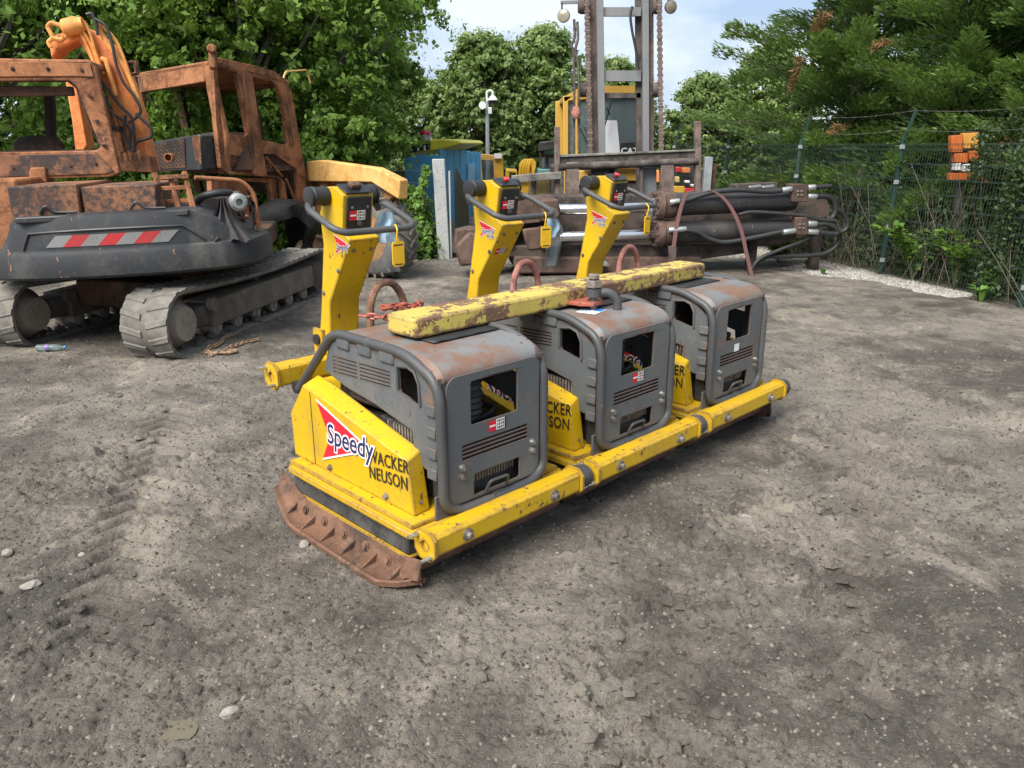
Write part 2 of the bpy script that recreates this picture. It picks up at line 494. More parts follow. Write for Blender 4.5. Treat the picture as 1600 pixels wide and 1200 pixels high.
fade = np.clip(1.25 - np.hypot(GX, GY - 3) / 40, .15, 1)
GZ = GZ * fade
# the plates and the machines have pressed the ground level beneath them
lx, ly = (GX - UO.x if False else GX + .3135), GY - 3.147
ux, uy = lx * math.cos(rad(44.8)) + ly * math.sin(rad(44.8)), -lx * math.sin(rad(44.8)) + ly * math.cos(rad(44.8))
pad = (1 / (1 + np.exp(-(ux + .42) * 14))) * (1 / (1 + np.exp((ux - 3.25) * 14))) * (1 / (1 + np.exp(-(uy + .15) * 14))) * (1 / (1 + np.exp((uy - 1.25) * 14)))
GZ = GZ * (1 - pad) + pad * .0
t_ = np.clip((GY - 6.0) / 2, 0, 1)
GZ = GZ * (1 - .6 * t_)
ny, nx = GX.shape
idx = np.arange(ny * nx).reshape(ny, nx)
quads = np.stack([idx[:-1, :-1], idx[:-1, 1:], idx[1:, 1:], idx[1:, :-1]], -1).reshape(-1, 4)
def mud():
    t = NT('churned_grey_mud'); v = t.coord(False)
    big = t.noise(v, .55, 5, .6, .3); mid = t.noise(v, 2.6, 7, .62, .4); fin = t.noise(v, 24, 9, .7); vf = t.noise(v, 90, 5, .65); gr = t.noise(v, 230, 3, .6)
    f = t.math('ADD', t.math('MULTIPLY', big, .45), t.math('ADD', t.math('MULTIPLY', mid, .3), t.math('MULTIPLY', fin, .25)))
    c = t.mix(t.step(f, .40, .58), (.072, .062, .052), (.225, .198, .163))
    c = t.mix(t.math('MULTIPLY', t.step(t.math('ADD', t.math('MULTIPLY', mid, .6), t.math('MULTIPLY', fin, .4)), .54, .66), .75), c, (.34, .295, .23))
    c = t.mix(t.math('MULTIPLY', t.step(t.noise(v, 5.5, 8, .7, .5), .55, .66), .65), c, (.048, .040, .033))
    c = t.mix(t.math('MULTIPLY', t.step(fin, .53, .64), .6), c, (.055, .046, .038))
    c = t.mix(t.math('MULTIPLY', t.step(vf, .63, .70), .5), c, (.38, .345, .29))
    c = t.mix(t.math('MULTIPLY', t.step(gr, .66, .72), .45), c, (.36, .34, .30))
    c = t.mix(t.math('MULTIPLY', t.step(t.noise(v, .9, 9, .72, .8), .53, .64), .58), c, (.36, .315, .25))
    c = t.mix(t.math('MULTIPLY', t.step(t.noise(v, 1.4, 8, .7, 1.0), .53, .63), .5), c, (.05, .043, .036))
    wet = t.step(t.noise(v, .8, 5, .6), .45, .60)
    r = t.math('SUBTRACT', .85, t.math('MULTIPLY', wet, .33))
    nb = t.bump(t.math('ADD', t.math('MULTIPLY', fin, 1.0), t.math('ADD', t.math('MULTIPLY', vf, .45), t.math('MULTIPLY', gr, .15))), 1.0, .03)
    t.pbr(c, r, 0, nb, .4)
    return t.m
M['mud'] = mud()
g = np_mesh('ground', np.stack([GX, GY, GZ], -1).reshape(-1, 3), quads, M['mud'], smooth=True)
g['kind'] = 'structure'
def gz(x, y):
    """ground height at a point (bilinear in the sheet)"""
    i = int(np.clip(np.searchsorted(gx, x) - 1, 0, len(gx) - 2)); j = int(np.clip(np.searchsorted(gy, y) - 1, 0, len(gy) - 2))
    a, b = (x - gx[i]) / (gx[i + 1] - gx[i]), (y - gy[j]) / (gy[j + 1] - gy[j])
    return float(GZ[j, i] * (1 - a) * (1 - b) + GZ[j, i + 1] * a * (1 - b) + GZ[j + 1, i] * (1 - a) * b + GZ[j + 1, i + 1] * a * b)
def gzv(x, y):
    i = np.clip(np.searchsorted(gx, x) - 1, 0, len(gx) - 2); j = np.clip(np.searchsorted(gy, y) - 1, 0, len(gy) - 2)
    a, b = (x - gx[i]) / (gx[i + 1] - gx[i]), (y - gy[j]) / (gy[j + 1] - gy[j])
    return GZ[j, i] * (1 - a) * (1 - b) + GZ[j, i + 1] * a * (1 - b) + GZ[j + 1, i] * (1 - a) * b + GZ[j + 1, i + 1] * a * b
# shape of a chip of stone
def chips(n, region, smin, smax, seed, squash=.6):
    r = np.random.default_rng(seed)
    base = np.array([(1, 0, -.2), (.3, .9, -.2), (-.8, .55, -.2), (-.8, -.55, -.2), (.3, -.9, -.2), (.45, .3, .75), (-.4, .25, .85), (0, -.45, .8)])
    tri = np.array([(0, 1, 5), (1, 2, 6), (1, 6, 5), (2, 3, 6), (3, 4, 7), (3, 7, 6), (4, 0, 7), (0, 5, 7), (5, 6, 7)])
    P = region(r, n)
    s = smin * (smax / smin) ** (r.random(n) ** 2.2)
    a = r.random(n) * 6.283
    V = base[None] * (1 + (r.random((n, 8, 3)) - .5) * .7) * s[:, None, None]
    V[:, :, 2] *= squash
    c, s_ = np.cos(a)[:, None], np.sin(a)[:, None]
    X = V[:, :, 0] * c - V[:, :, 1] * s_; Y = V[:, :, 0] * s_ + V[:, :, 1] * c
    Z = gzv(P[:, 0], P[:, 1])
    V = np.stack([X + P[:, 0:1], Y + P[:, 1:2], V[:, :, 2] + Z[:, None]], -1).reshape(-1, 3)
    F = (tri[None] + (np.arange(n) * 8)[:, None, None]).reshape(-1, 3)
    return V, F, np.repeat(r.random(n), 9)
def stonemat(name, a, b, rough=.9):
    t = NT(name); v = t.coord(False)
    at_ = t.n('ShaderNodeAttribute', attribute_name='tint')
    n = t.noise(v, 60, 6, .65)
    c = t.mix(at_.outputs['Fac'], a, b); c = t.mix(t.math('MULTIPLY', n, .5), c, tuple(x * .5 for x in a))
    t.pbr(c, rough, 0, t.bump(n, .5, .004), .3)
    return t.m
M['pebble'] = stonemat('mud_clods_and_stones', (.085, .075, .063), (.22, .20, .17))
M['grit'] = stonemat('mixed_grit', (.045, .038, .032), (.235, .205, .165))
M['palestone'] = stonemat('pale_stone_chips', (.13, .118, .10), (.27, .25, .215))
def near_region(r, n):
    y = 1.9 + (r.random(n) ** 1.7) * 9; x = (r.random(n) - .5) * (2.2 + y * 1.45)
    return np.stack([x, y], -1)
V, F, A = chips(16000, near_region, .004, .042, 5, .55)
tag(np_mesh('mud_clods', V, F, M['mud'], smooth=True, attr=A), 'dark mud clods and stones strewn over the yard', 'clods', kind='stuff')
def grit_region(r, n):
    y = 1.85 + (r.random(n) ** 1.5) * 5.5; x = (r.random(n) - .5) * (1.6 + y * 1.42)
    return np.stack([x, y], -1)
V, F, A = chips(52000, grit_region, .0025, .013, 15, .7)
tag(np_mesh('grit', V, F, M['grit'], attr=A ** 2.4), 'fine brown and grey grit covering the yard', 'grit', kind='stuff')
V, F, A = chips(3200, near_region, .002, .014, 6)
tag(np_mesh('stone_chips', V, F, M['palestone'], attr=A), 'small pale stone chips strewn over the muddy yard', 'stones', kind='stuff')
# white gravel heaped along the foot of the right-hand fence
def fence_region(r, n):
    t = r.random(n); p = np.stack([6.05 - .98 * t * 1.35, 10.1 + 4.3 * t * 1.35], -1)
    w = (r.random(n) ** 1.6) * (.35 + 1.5 * t) * (.4 + 1.2 * fbm(p[:, 0], p[:, 1], 2.2, 3, 2)); p[:, 0] -= w * .97 - .1; p[:, 1] -= w * .25
    return p
M['gravel'] = stonemat('white_gravel', (.20, .185, .16), (.42, .40, .36))
V, F, A = chips(15000, fence_region, .012, .045, 8, .7)
tag(np_mesh('gravel_strip', V, F, M['gravel'], attr=A), 'white gravel spread along the foot of the wire fence', 'gravel', kind='stuff')
def far_region(r, n):
    y = 12.5 + r.random(n) * 5; x = -2.5 + r.random(n) * 5.2
    return np.stack([x, y], -1)
V, F, A = chips(3500, far_region, .01, .05, 9, .7)
tag(np_mesh('gravel_patch', V, F, M['palestone'], attr=A), 'pale gravel scattered behind the plates by the gate', 'gravel', kind='stuff')
# a handful of larger pale stones
def stone(px, py, s, label, seed):
    p = gnd(px, py); r = random.Random(seed)
    bm = bmesh.new(); bmesh.ops.create_icosphere(bm, subdivisions=2, radius=1)
    for v in bm.verts:
        k = 1 + (r.random() - .5) * .35
        v.co = Vector((v.co.x * s * k * 1.2, v.co.y * s * k * .85, v.co.z * s * k * .55))
    me = bpy.data.meshes.new('stone'); bm.to_mesh(me); bm.free()
    me.materials.append(M['stone1'])
    o = bpy.data.objects.new('stone', me); COL.objects.link(o)
    o.location = (p.x, p.y, gz(p.x, p.y) + s * .15); o.rotation_euler = (0, 0, r.random() * 6)
    tag(o, label, 'stone', 'larger pale stones on the mud')
M['stone1'] = plain('pale_limestone', (.23, .21, .18), .9, var=.3, scale=40, bump=.5)
stone(358, 1122, .028, 'pale stone at the lower edge beside the small puddle', 1)
stone(12, 868, .030, 'flat pale stone at the left edge of the yard', 2)
stone(48, 918, .034, 'pale stone with a split face left of the plates', 3)
stone(228, 772, .026, 'pale stone left of the rusty shoe, upper one', 4)
stone(128, 870, .020, 'small pale stone at the left, between two larger ones', 5)
stone(476, 852, .030, 'grey stone touching the rusty shoe of the nearest plate', 6)
stone(28, 1093, .022, 'white stone low at the left edge of the photo', 7)
stone(1165, 815, .03, 'dark rounded stone on the mud right of the coupling bar', 8)
# the little puddle
def puddle():
    t = NT('muddy_water'); t.pbr((.12, .10, .06), .06, 0, None, .6); return t.m
p = gnd(272, 1148)
b = MB(); rr = random.Random(4)
b.add([(p.x + .075 * math.cos(a) * (1 + .3 * rr.random()), p.y + .05 * math.sin(a) * (1 + .4 * rr.random()), 0) for a in [2 * PI * i / 18 for i in range(18)]], [tuple(range(18))])
zs_ = sorted(gz(p.x + dx, p.y + dy) for dx in (-.06, -.03, 0, .03, .06) for dy in (-.04, -.02, 0, .02, .04)); zl = zs_[16]
pu = b.build('puddle', puddle()); pu.location.z = zl; pu['kind'] = 'structure'
# ------------------------------------------------------------------ the ganged vibrating plates
YAW = rad(44.8)
UO = Vector((-.3135, 3.147, 0))
UCX, UCY = Vector((math.cos(YAW), math.sin(YAW), 0)), Vector((-math.sin(YAW), math.cos(YAW), 0))
PITCHX = 1.10
def ul(x, y, z): return UO + UCX * x + UCY * y + Vector((0, 0, z))
XC = .33
def mirx(x): return 2 * XC - x
def oct_(cy_, cz_, h, c):
    return [(cy_ - h + c, cz_ - h), (cy_ + h - c, cz_ - h), (cy_ + h, cz_ - h + c), (cy_ + h, cz_ + h - c), (cy_ + h - c, cz_ + h), (cy_ - h + c, cz_ + h), (cy_ - h, cz_ + h - c), (cy_ - h, cz_ - h + c)]
def yz(poly, x0, x1, mb=None):
    mb = mb or MB()
    return mb.prism([(x0, y, z) for y, z in poly], (x1 - x0, 0, 0))

def make_compactor():
    T = thing('vibrating_plate', 'x', 'compactor', UO, YAW, 'three vibrating plates coupled side by side')
    # base plate with front lip curling up
    prof = [(1.14, .13), (1.02, .035), (.20, .03), (.10, .045), (.03, .085), (.015, .11)]
    low = [(y, z - .022) for y, z in prof]
    yz(prof + low[::-1], -.155, .815).build('base_plate', M['plate'], T, .006)
    for x in (.02, .17, .49, .64):                                   # ribs on the front lip
        yz([(.09, .05), (.04, .085), (.10, .10)], x - .008, x + .008).build('rib', M['plate'], T)
    b = MB()
    b.prism([(-.148, .07, .135), (.808, .07, .135), (.808, 1.06, .135), (-.148, 1.06, .135)], (0, 0, .115))
    sk = b.build('rubber_skirt', M['skirt'], T, .012)
    MB().box(-.156, .816, .062, 1.07, .119, .134).build('trim_strip', M['yellow_worn'], sk, .003)
    fl = MB().prism([(-.178, .03, .245), (-.15, -.01, .245), (.81, -.01, .245), (.838, .03, .245), (.838, 1.06, .245), (.79, 1.11, .245), (-.13, 1.11, .245), (-.178, 1.06, .245)], (0, 0, .036)).build('deck_flange', M['yellow_worn'], T, .008)
    MB().prism([(-.15, .03, .281), (.81, .03, .281), (.81, 1.09, .281), (-.15, 1.09, .281)], (0, 0, .022)).build('deck_step', M['yellow_worn'], fl, .005)
    # yellow side covers
    for side in (0, 1):
        fx = (lambda x: x) if side == 0 else mirx
        b = MB()
        out_ = [(1.14, .303), (1.15, .54), (1.0, .725), (.83, .70), (.128, .56), (.088, .303)]
        inn_ = [(1.14, .303), (1.15, .54), (1.0, .765), (.83, .74), (.15, .585), (.10, .303)]
        n = 6
        vs_ = [(fx(-.088), y, z) for y, z in out_] + [(fx(.012), y, z) for y, z in inn_]
        fs_ = [tuple(range(n)), tuple(range(2 * n - 1, n - 1, -1))] + [(i, (i + 1) % n, (i + 1) % n + n, i + n) for i in range(n)]
        b.add(vs_, fs_)
        cv = b.build('side_cover', M['yellow'], T, .007, 2)
        MB().box(*sorted((fx(-.0885), fx(-.0905))), .926, .93, .31, .705).build('panel_seam', M['sblack'], cv)
        for y in (.78, .30):
            MB().hexbolt((fx(-.089), y, .335), (-1 if side == 0 else 1, 0, 0), .012, .014).build('bolt', M['steel_dull'], cv)
        MB().hexbolt((fx(-.045), .094, .36), (0, -1, 0), .007, .006).build('bolt', M['steel_dull'], cv)
        # little triangular notches where the cover hooks over the deck
        for y in (.78, .30):
            yz([(y + .04, .302), (y - .04, .302), (y, .345)], *sorted((fx(-.088), fx(-.0915)))).build('cover_tab', M['yellow_worn'], cv)
    MB().prism([(.014, 1.14, .303), (.646, 1.14, .303), (.646, 1.13, .70), (.014, 1.13, .70)], (0, -.22, 0)).build('rear_cover', M['yellow'], T, .012)
    # engine and fittings inside the hood
    MB().box(.09, .57, .14, .82, .303, .60).box(.16, .5, .3, .75, .60, .68).box(.07, .46, .34, .90, .66, .95).build('engine_block', M['engine'], T, .015)  # uppermost box added to keep the side slats dark
    b = MB()
    pr_ = []
    for i in range(9):
        z = i * .03
        pr_ += [(z, .074 + .004 * (i % 2)), (z + .012, .084 + .004 * (i % 2))]
    b.rev((.285, .16, .672), (0, 0, 1), [(0, .05)] + [(z + .02, r) for z, r in pr_] + [(.29, .05)], 24)
    b.build('air_filter', M['rubber'], T)
    b = MB()
    b.tube(curve_pts([(.25, .2, .62), (.2, .12, .66), (.3, .1, .68), (.38, .16, .64), (.46, .14, .68), (.5, .3, .66)], 6), .016, 8)
    b.tube(curve_pts([(.05, .45, .58), (.03, .3, .62), (.06, .2, .58), (.05, .12, .62)], 6), .012, 8)
    b.build('hose', M['rubber'], T)
    MB().box(.03, .08, .15, .62, .50, .60).box(.035, .085, .25, .5, .6, .66).build('cooling_shroud', M['dark'], T, .01)
    b = MB()
    for i in range(12):
        b.box(.015, .08, .16 + i * .022, .168 + i * .022, .5, .66)
    b.build('cooling_fins', M['steel_dull'], T)
    MB().box(.05, .61, .055, .13, .306, .64).build('dark_liner', M['dark'], T, .01)  # dark liner added behind the front slats so they read black
    b = MB()
    for i in range(16):
        b.box(.20 + i * .018, .207 + i * .018, .028, .05, .40, .455)
    b.build('lower_fins', M['steel_dull'], T)
    # hood shell
    wx = rrect(.178, .70, .472, .905, .012); lo = rrect(.19, .352, .488, .455, .01)
    sl = [[(.122, z), (.542, z), (.542, z + .011), (.122, z + .011)] for z in (.603, .583, .563, .543)]
    b = MB()
    b.plate(rrect(.035, .335, .625, .945, .06, 5), [wx, lo] + sl, lambda x, z: (x, -.006, z), (0, .01, 0))
    hf = b.build('hood_front', M['grey'], T, .003)
    b = MB()
    fr = [(-.004, .95), (-.004, .40), (.02, .33), (.07, .285), (.59, .285), (.64, .33), (.664, .40), (.664, .95)]
    b.plate(fr, [rrect(.165, .69, .485, .915, .012), rrect(.18, .345, .5, .465, .01)] + [[(.115, .535), (.55, .535), (.55, .622), (.115, .622)]], lambda x, z: (x, .006, z), (0, .01, 0))
    b.build('hood_rim', M['grey'], hf, .003)
    b = MB()
    b.box(-.022, .06, .018, .03, .17, .40).box(.60, .682, .018, .03, .17, .40).box(-.022, .682, .02, .032, .17, .31)
    b.build('hood_foot_plate', M['grey'], T, .004)
    for x in (.114, .572):
        for z in (.512, .47):
            MB().hexbolt((x, -.006, z), (0, -1, 0), .0125, .016).build('bolt', M['steel'] if z > .5 else M['steel_dull'], hf)
    for z in (.90, .73, .60, .46):
        for x in (.02, .64):
            MB().box(x - .003, x + .003, -.0005, .0058, z - .03, z + .03).build('slot', M['sblack'], hf)
    # latch bail in the lower opening
    b = MB(); b.tube(bend([(.26, -.004, .345), (.27, -.03, .405), (.39, -.03, .402), (.40, -.004, .342)], .02), .0075, 8)
    b.build('latch', M['tube'], hf)
    # top sheet
    pf = [(0.0 + .17 * (1 - math.cos(a)), .935 + .085 * math.sin(a)) for a in [rad(90 * i / 7) for i in range(8)]] + [(.40, 1.022), (.84, 1.008)]
    pin = [(y + .004, z - .012) for y, z in pf]
    b = MB(); yz(pf + pin[::-1], .028, .632, b)
    ht = b.build('hood_top', M['grey_rust'], T, .004, smooth=50)
    for side in (0, 1):
        fx = (lambda x: x) if side == 0 else mirx
        b = MB(); pf2 = [(y + .012, z - .004) for y, z in pf]
        vs_ = [(fx(.03), y, z) for y, z in pf] + [(fx(.0), y + .01, z - .03) for y, z in pf]
        n = len(pf); b.add(vs_ + [(x, y, z - .008) for x, y, z in vs_], [(i, i + 1, n + i + 1, n + i) for i in range(n - 1)] + [(2 * n + i, 3 * n + i, 3 * n + i + 1, 2 * n + i + 1) for i in range(n - 1)] + [(0, n, 3 * n, 2 * n), (n - 1, 3 * n - 1, 4 * n - 1, 2 * n - 1)])
        b.build('hood_top_edge', M['grey_rust'], ht, smooth=50)
        # side panel
        o2 = [(.918, .806), (.845, .985), (.22, .985), (.12, .95), (.04, .885), (.028, .80), (.028, .50), (.113, .505), (.16, .52), (.185, .56), (.2, .667), (.484, .727), (.726, .758)]
        win = [(.283, .945), (.21, .955), (.17, .94), (.145, .90), (.137, .815), (.15, .808), (.27, .83), (.283, .85)]
        sls = []
        for i in range(5):
            za, zb = .892 - i * .0195, .907 - i * .0175
            for y0, y1 in ((.83, .62), (.595, .35)):
                zf = lambda y: za + (zb - za) * (.84 - y) / .49
                sls.append([(y0, zf(y0)), (y0, zf(y0) + .007), (y1, zf(y1) + .007), (y1, zf(y1))])
        b = MB(); b.plate(o2, [win] + sls, lambda y, z: (fx(.0), y, z), (.01 if side == 0 else -.01, 0, 0))
        hs = b.build('hood_side', M['grey'], T, .003)
        b = MB(); b.tube([(fx(-.002), y, z) for y, z in [(.29, .845), (.289, .953), (.21, .965), (.163, .95), (.135, .90), (.13, .80)]], .009, 6)
        b.build('window_rim', M['tube'], hs)
        for z in (.80, .70, .60, .50):
            MB().box(*sorted((fx(-.014), fx(.0))), .02, .085, z - .028, z + .024).build('hinge_lug', M['grey'], hs, .005)
        for y in (.72, .54, .36):
            yz([(y + .06, .95), (y + .06, 1.03), (y - .05, 1.03), (y - .05, .95)], *sorted((fx(-.012), fx(.03)))).build('tube_clamp', M['grey'], hs, .012)
    for side in (0, 1):
        fx = (lambda x: x) if side == 0 else mirx
        path = [(fx(-.012), 1.17, .655), (fx(-.008), .965, .86), (fx(-.004), .83, 1.0), (fx(.004), .76, 1.022), (fx(.004), .24, 1.022), (fx(.004), .04, .945), (fx(.004), -.002, .86), (fx(.004), -.008, .36), (fx(.09), -.012, .306), (XC, -.012, .302)]
        b = MB(); b.tube(bend(path, .09, 6), .0235, 12)
        b.build('frame_tube', M['tube'], T)
        MB().rev((fx(-.03), 1.185, .66), (1 if side == 0 else -1, 0, 0), [(0, .035), (.06, .035)], 12).build('tube_foot', M['rubber'], T)
    b = MB(); b.rev((XC - .03, -.012, .302), (1, 0, 0), [(0, .03), (.06, .03)], 14)
    b.build('tube_clamp', M['tube'], T)
    # rear coupling bar and front coupling bar
    for cy_, cz_, h, x0, x1, nm, mt in ((-.080, .258, .055, -.155, .80, 'front_coupling_bar', 'yellow_worn'), (1.30, .715, .058, -.09, .80, 'rear_coupling_bar', 'yellow')):
        cb = yz(oct_(cy_, cz_, h, .015), x0, x1).build(nm, M[mt], T, .005)
        for xe, s_ in ((x0, -1), (x1, 1)):
            b = MB(); hole = [(cy_ + .024 * math.cos(a), cz_ + .024 * math.sin(a)) for a in [2 * PI * i / 12 for i in range(12)]]
            b.plate(oct_(cy_, cz_, h + .016, .034), [hole], lambda y, z: (xe, y, z), (s_ * .014, 0, 0))
            ep = b.build('end_plate', M['yellow_worn'], cb, .003)
            for dy, dz in ((.042, .042), (-.042, -.042)):
                MB().rev((xe + s_ * .014, cy_ + dy, cz_ + dz), (s_, 0, 0), [(0, .011), (.03, .011), (.031, .008), (.055, .008)], 8).build('bolt', M['steel'], ep)
        b = MB(); b.rev((x1 + .014, cy_, cz_), (1, 0, 0), [(0, h), (.02, h + .008), (.055, h + .008), (.09, h)], 18)
        b.build('rubber_buffer', M['rubber_grey'], cb)
        if cy_ < 0:
            for x in (.03, .60):
                MB().rev((x, cy_ - h - .001, cz_), (0, -1, 0), [(0, .03), (.004, .03)], 14).build('washer', M['steel_dull'], cb)
                MB().hexbolt((x, cy_ - h - .004, cz_), (0, -1, 0), .015, .02).build('bolt', M['steel_dull'], cb)
            for x in (.10, .5):
                MB().box(x - .02, x + .12, cy_ + h - .005, .02, .22, .243).build('bar_bracket', M['yellow_worn'], cb, .003)
    # upright drawbar
    back = [(1.177, 1.70), (1.25, 1.56), (1.235, 1.40), (1.30, 1.06), (1.36, .80), (1.36, .45)]
    front = [(1.015, 1.665), (1.045, 1.482), (.975, 1.442), (1.205, 1.085), (1.225, .92), (1.225, .45)]
    db = yz(back[:1] + [(1.10, 1.705)] + front + back[:0:-1], .235, .425).build('drawbar', M['yellow'], T, .007, 2)
    MB().prism([(.255, 1.013, 1.655), (.405, 1.013, 1.655), (.405, 1.04, 1.488), (.255, 1.04, 1.488)], (0, -.012, -.002)).build('control_panel', M['panel'], db, .004)
    cap = MB().prism([(.25, 1.095, 1.711), (.41, 1.095, 1.711), (.41, 1.006, 1.668), (.25, 1.006, 1.668)], (0, -.004, .008)).build('panel_cap', M['panel'], db, .004)
    for x in (.285, .38):
        MB().hexbolt((x, 1.012, 1.60), (0, -1, -.1), .008, .006).build('bolt', M['steel_dull'], db)
    MB().rev((.33, 1.02, 1.515), (0, -1, -.1), [(0, .018), (.01, .018), (.012, .009), (.02, .009)], 12).build('socket', M['dark'], db)
    for yb, zb in ((1.20, 1.63), (1.26, 1.13), (1.10, 1.27)):
        MB().hexbolt((.235, yb, zb), (-1, 0, 0), .009, .008).build('bolt', M['steel_dull'], db)
    for x in (.28, .39):
        nrm = Vector((0, -.36, -.23)).normalized()
        MB().hexbolt((x, 1.0 + .012, 1.38), nrm, .008, .006).build('bolt', M['steel_dull'], db)
    MB().box(.215, .235, 1.28, 1.38, .68, .92).build('hinge_plate', M['yellow_worn'], db, .004)
    MB().rev((.20, 1.33, .86), (1, 0, 0), [(0, .03), (.02, .03)], 14).build('hinge_pin', M['rubber'], db)
    MB().box(.16, .5, 1.14, 1.42, .40, .60).build('drawbar_mount', M['engine'], T, .01)
    # handle hoop on rubber mounts
    for side in (0, 1):
        fx = (lambda x: x) if side == 0 else mirx
        s_ = -1 if side == 0 else 1
        rm = MB().rev((fx(.235), 1.165, 1.655), (s_, 0, 0), [(0, .046), (.02, .052), (.05, .045), (.09, .052), (.098, .045)], 20).build('rubber_mount', M['rubber'], db)
        MB().rev((fx(.135), 1.165, 1.655), (s_, 0, 0), [(0, .050), (.012, .050), (.014, .042)], 20).build('mount_cap', M['black_edge'], rm)
        MB().prism([(fx(.133), 1.20, 1.61), (fx(.133), 1.11, 1.61), (fx(.125), 1.09, 1.575), (fx(.125), 1.16, 1.56)], (s_ * .014, 0, 0)).build('handle_clamp', M['black_edge'], rm, .005)
    hp = [(.125, 1.17, 1.61), (.085, 1.10, 1.595), (.085, .885, 1.515), (.13, .845, 1.495), (.53, .845, 1.495), (.575, .885, 1.515), (.575, 1.10, 1.595), (.535, 1.17, 1.61)]
    MB().tube(bend(hp, .07, 5), .0175, 12).build('handle', M['tube'], T)
    return T

U = [make_compactor()]
for k in (1, 2):
    U.append(copy_tree(U[0]))
    U[k].location = ul(PITCHX * k, 0, 0)
U[0]['label'] = 'yellow and grey vibrating plate nearest the camera, red arrow logo on its side'
U[1]['label'] = 'middle vibrating plate of the three, white and blue sticker on its rusty hood top'
U[2]['label'] = 'vibrating plate farthest from the camera at the right end of the coupled three'

# rusty extension shoe on each outer side
def extension(T, right):
    fx = mirx if right else (lambda x: x)
    n = 15; ys = [1.17 - i * (1.17 + .04) / (n - 1) for i in range(n)]
    def zf(y): return .028 + (.10 * max(0, (y - .93) / .24) ** 1.5) + .03 * max(0, (.14 - y) / .18) ** 1.6
    def xo(y):
        x = -.292
        if y > .87: x += .075 * ((y - .87) / .3) ** 1.3
        if y < .16: x += .135 * ((.16 - y) / .2) ** 1.6
        return x
    vs_ = []
    for y in ys:
        z = zf(y)
        for x, dz in ((-.153, .105), (-.166, .075), (-.185, .012), (xo(y) + .03, .006), (xo(y) + .012, .016), (xo(y), .010), (xo(y) + .004, -.014), (-.16, -.02)):
            vs_.append((fx(x), y, z + dz))
    k = 8; fs_ = []
    for i in range(n - 1):
        fs_ += [(i * k + j, i * k + (j + 1) % k, (i + 1) * k + (j + 1) % k, (i + 1) * k + j) for j in range(k)]
    fs_ += [tuple(range(k)), tuple(range((n - 1) * k, n * k))]
    e = MB().add(vs_, fs_).build('extension_shoe', M['plate'], T, smooth=55)
    for y in (1.0, .82, .64, .46, .28, .10):
        z = zf(y); x1 = xo(y) + .03
        MB().prism([(fx(-.16), y - .005, z + .06), (fx(-.17), y - .007, z + .005), (fx(x1), y - .007, z + .006), (fx(x1), y - .007, z + .014)], (0, .010, 0)).build('rib', M['plate'], e, .003)
    for y in (.91, .73, .55, .37, .19):
        MB().rev((fx(-.172), y, zf(y) + .052), (-.96 * (-1 if right else 1), 0, .25), [(0, .026), (.006, .026), (.007, .017), (.016, .017)], 10).build('bolt', M['plate'], e)
extension(U[0], False)
extension(U[2], True)

# prints and stickers
LFT = lambda y, z, x=-.0925: frame_m((x, y, z), (0, -1, 0), (0, 0, 1))
def arrow(T, M4, s, nm='logo_arrow', outline=True):
    tri = [(0, .30), (.10, .13), (.02, 0), (.44, .165)]
    def put(poly, mat, dz, name):
        b = MB(); b.prism([M4 @ Vector((x * s, y * s, dz)) for x, y in poly], (M4.to_3x3() @ Vector((0, 0, .0005))))
        return b.build(name, mat, T, smooth=0)
    c = Vector((.13, .15))
    if outline:
        put([tuple(c + (Vector(p) - c) * 1.09 + Vector((.004, 0))) for p in tri], M['swhite'], 0, nm)
    put(tri, M['sred'], .0007, nm)
def wordmark(T, M4, s, w='Speedy', sx=.86):
    for off, mat, dz in ((.010 * s, M['swhite'], .0014), (.0015 * s, M['snavy'], .0024)):
        text('logo_lettering', w, mat, T, M4 @ Matrix.Translation((0, 0, dz)), .15 * s, .0003, off, .12, sx=sx)
def unit_prints(T, first):
    sl_ = frame_m((-.0925, .86, .372), (0, -1, 0), (0, 0, 1))
    arrow(T, sl_, 1.0)
    wordmark(T, frame_m((-.0925, .785, .475), (0, -1, .04), (0, .0, 1)), 1.0, sx=.93)
    for s_, y, z in (('WACKER', .43, .475), ('NEUSON', .43, .392)):
        text('stencil_lettering', s_, M['wornprint'], T, frame_m((-.0925, y, z), (0, -1, .10), (0, 0, 1)), .092, .0003, .0008, 0, sx=.80, spacing=1.05)
def picto(T, M4, s=1.0):
    """red and white pictogram sticker"""
    def q(x0, x1, y0, y1, mat, dz, nm='sticker'):
        MB().prism([M4 @ Vector((x * s, y * s, dz)) for x, y in ((x0, y0), (x1, y0), (x1, y1), (x0, y1))], M4.to_3x3() @ Vector((0, 0, .0005))).build(nm, mat, T, smooth=0)
    q(0, .048, 0, .052, M['sred'], 0); q(.048, .102, 0, .052, M['swhite'], 0); q(.104, .112, .0, .052, M['sblack'], 0)
    q(.006, .042, .022, .030, M['swhite'], .0007, 'sticker_print')
    b = {}
    for i in range(4):
        for j in range(3):
            mt = ('sgreen', 'sblack', 'sgreen', 'sred')[(i + 2 * j) % 4]
            q(.0525 + i * .0122, .0615 + i * .0122, .005 + j * .016, .016 + j * .016, M[mt], .0007, 'sticker_print')
for k, T in enumerate(U):
    unit_prints(T, k == 0)
FR = lambda x, z, y=-.0075: frame_m((x, y, z), (1, 0, 0), (0, 0, 1))
picto(U[0], FR(.283, .638)); picto(U[1], FR(.283, .64))
MB().box(.285, .345, -.0075, -.0068, .615, .665).build('sticker', M['swhite'], U[2], smooth=0)
PAN = frame_m((.262, 1.0098, 1.555), (1, 0, 0), (0, .12, -.99)) @ Matrix.Rotation(0, 4, 'X')
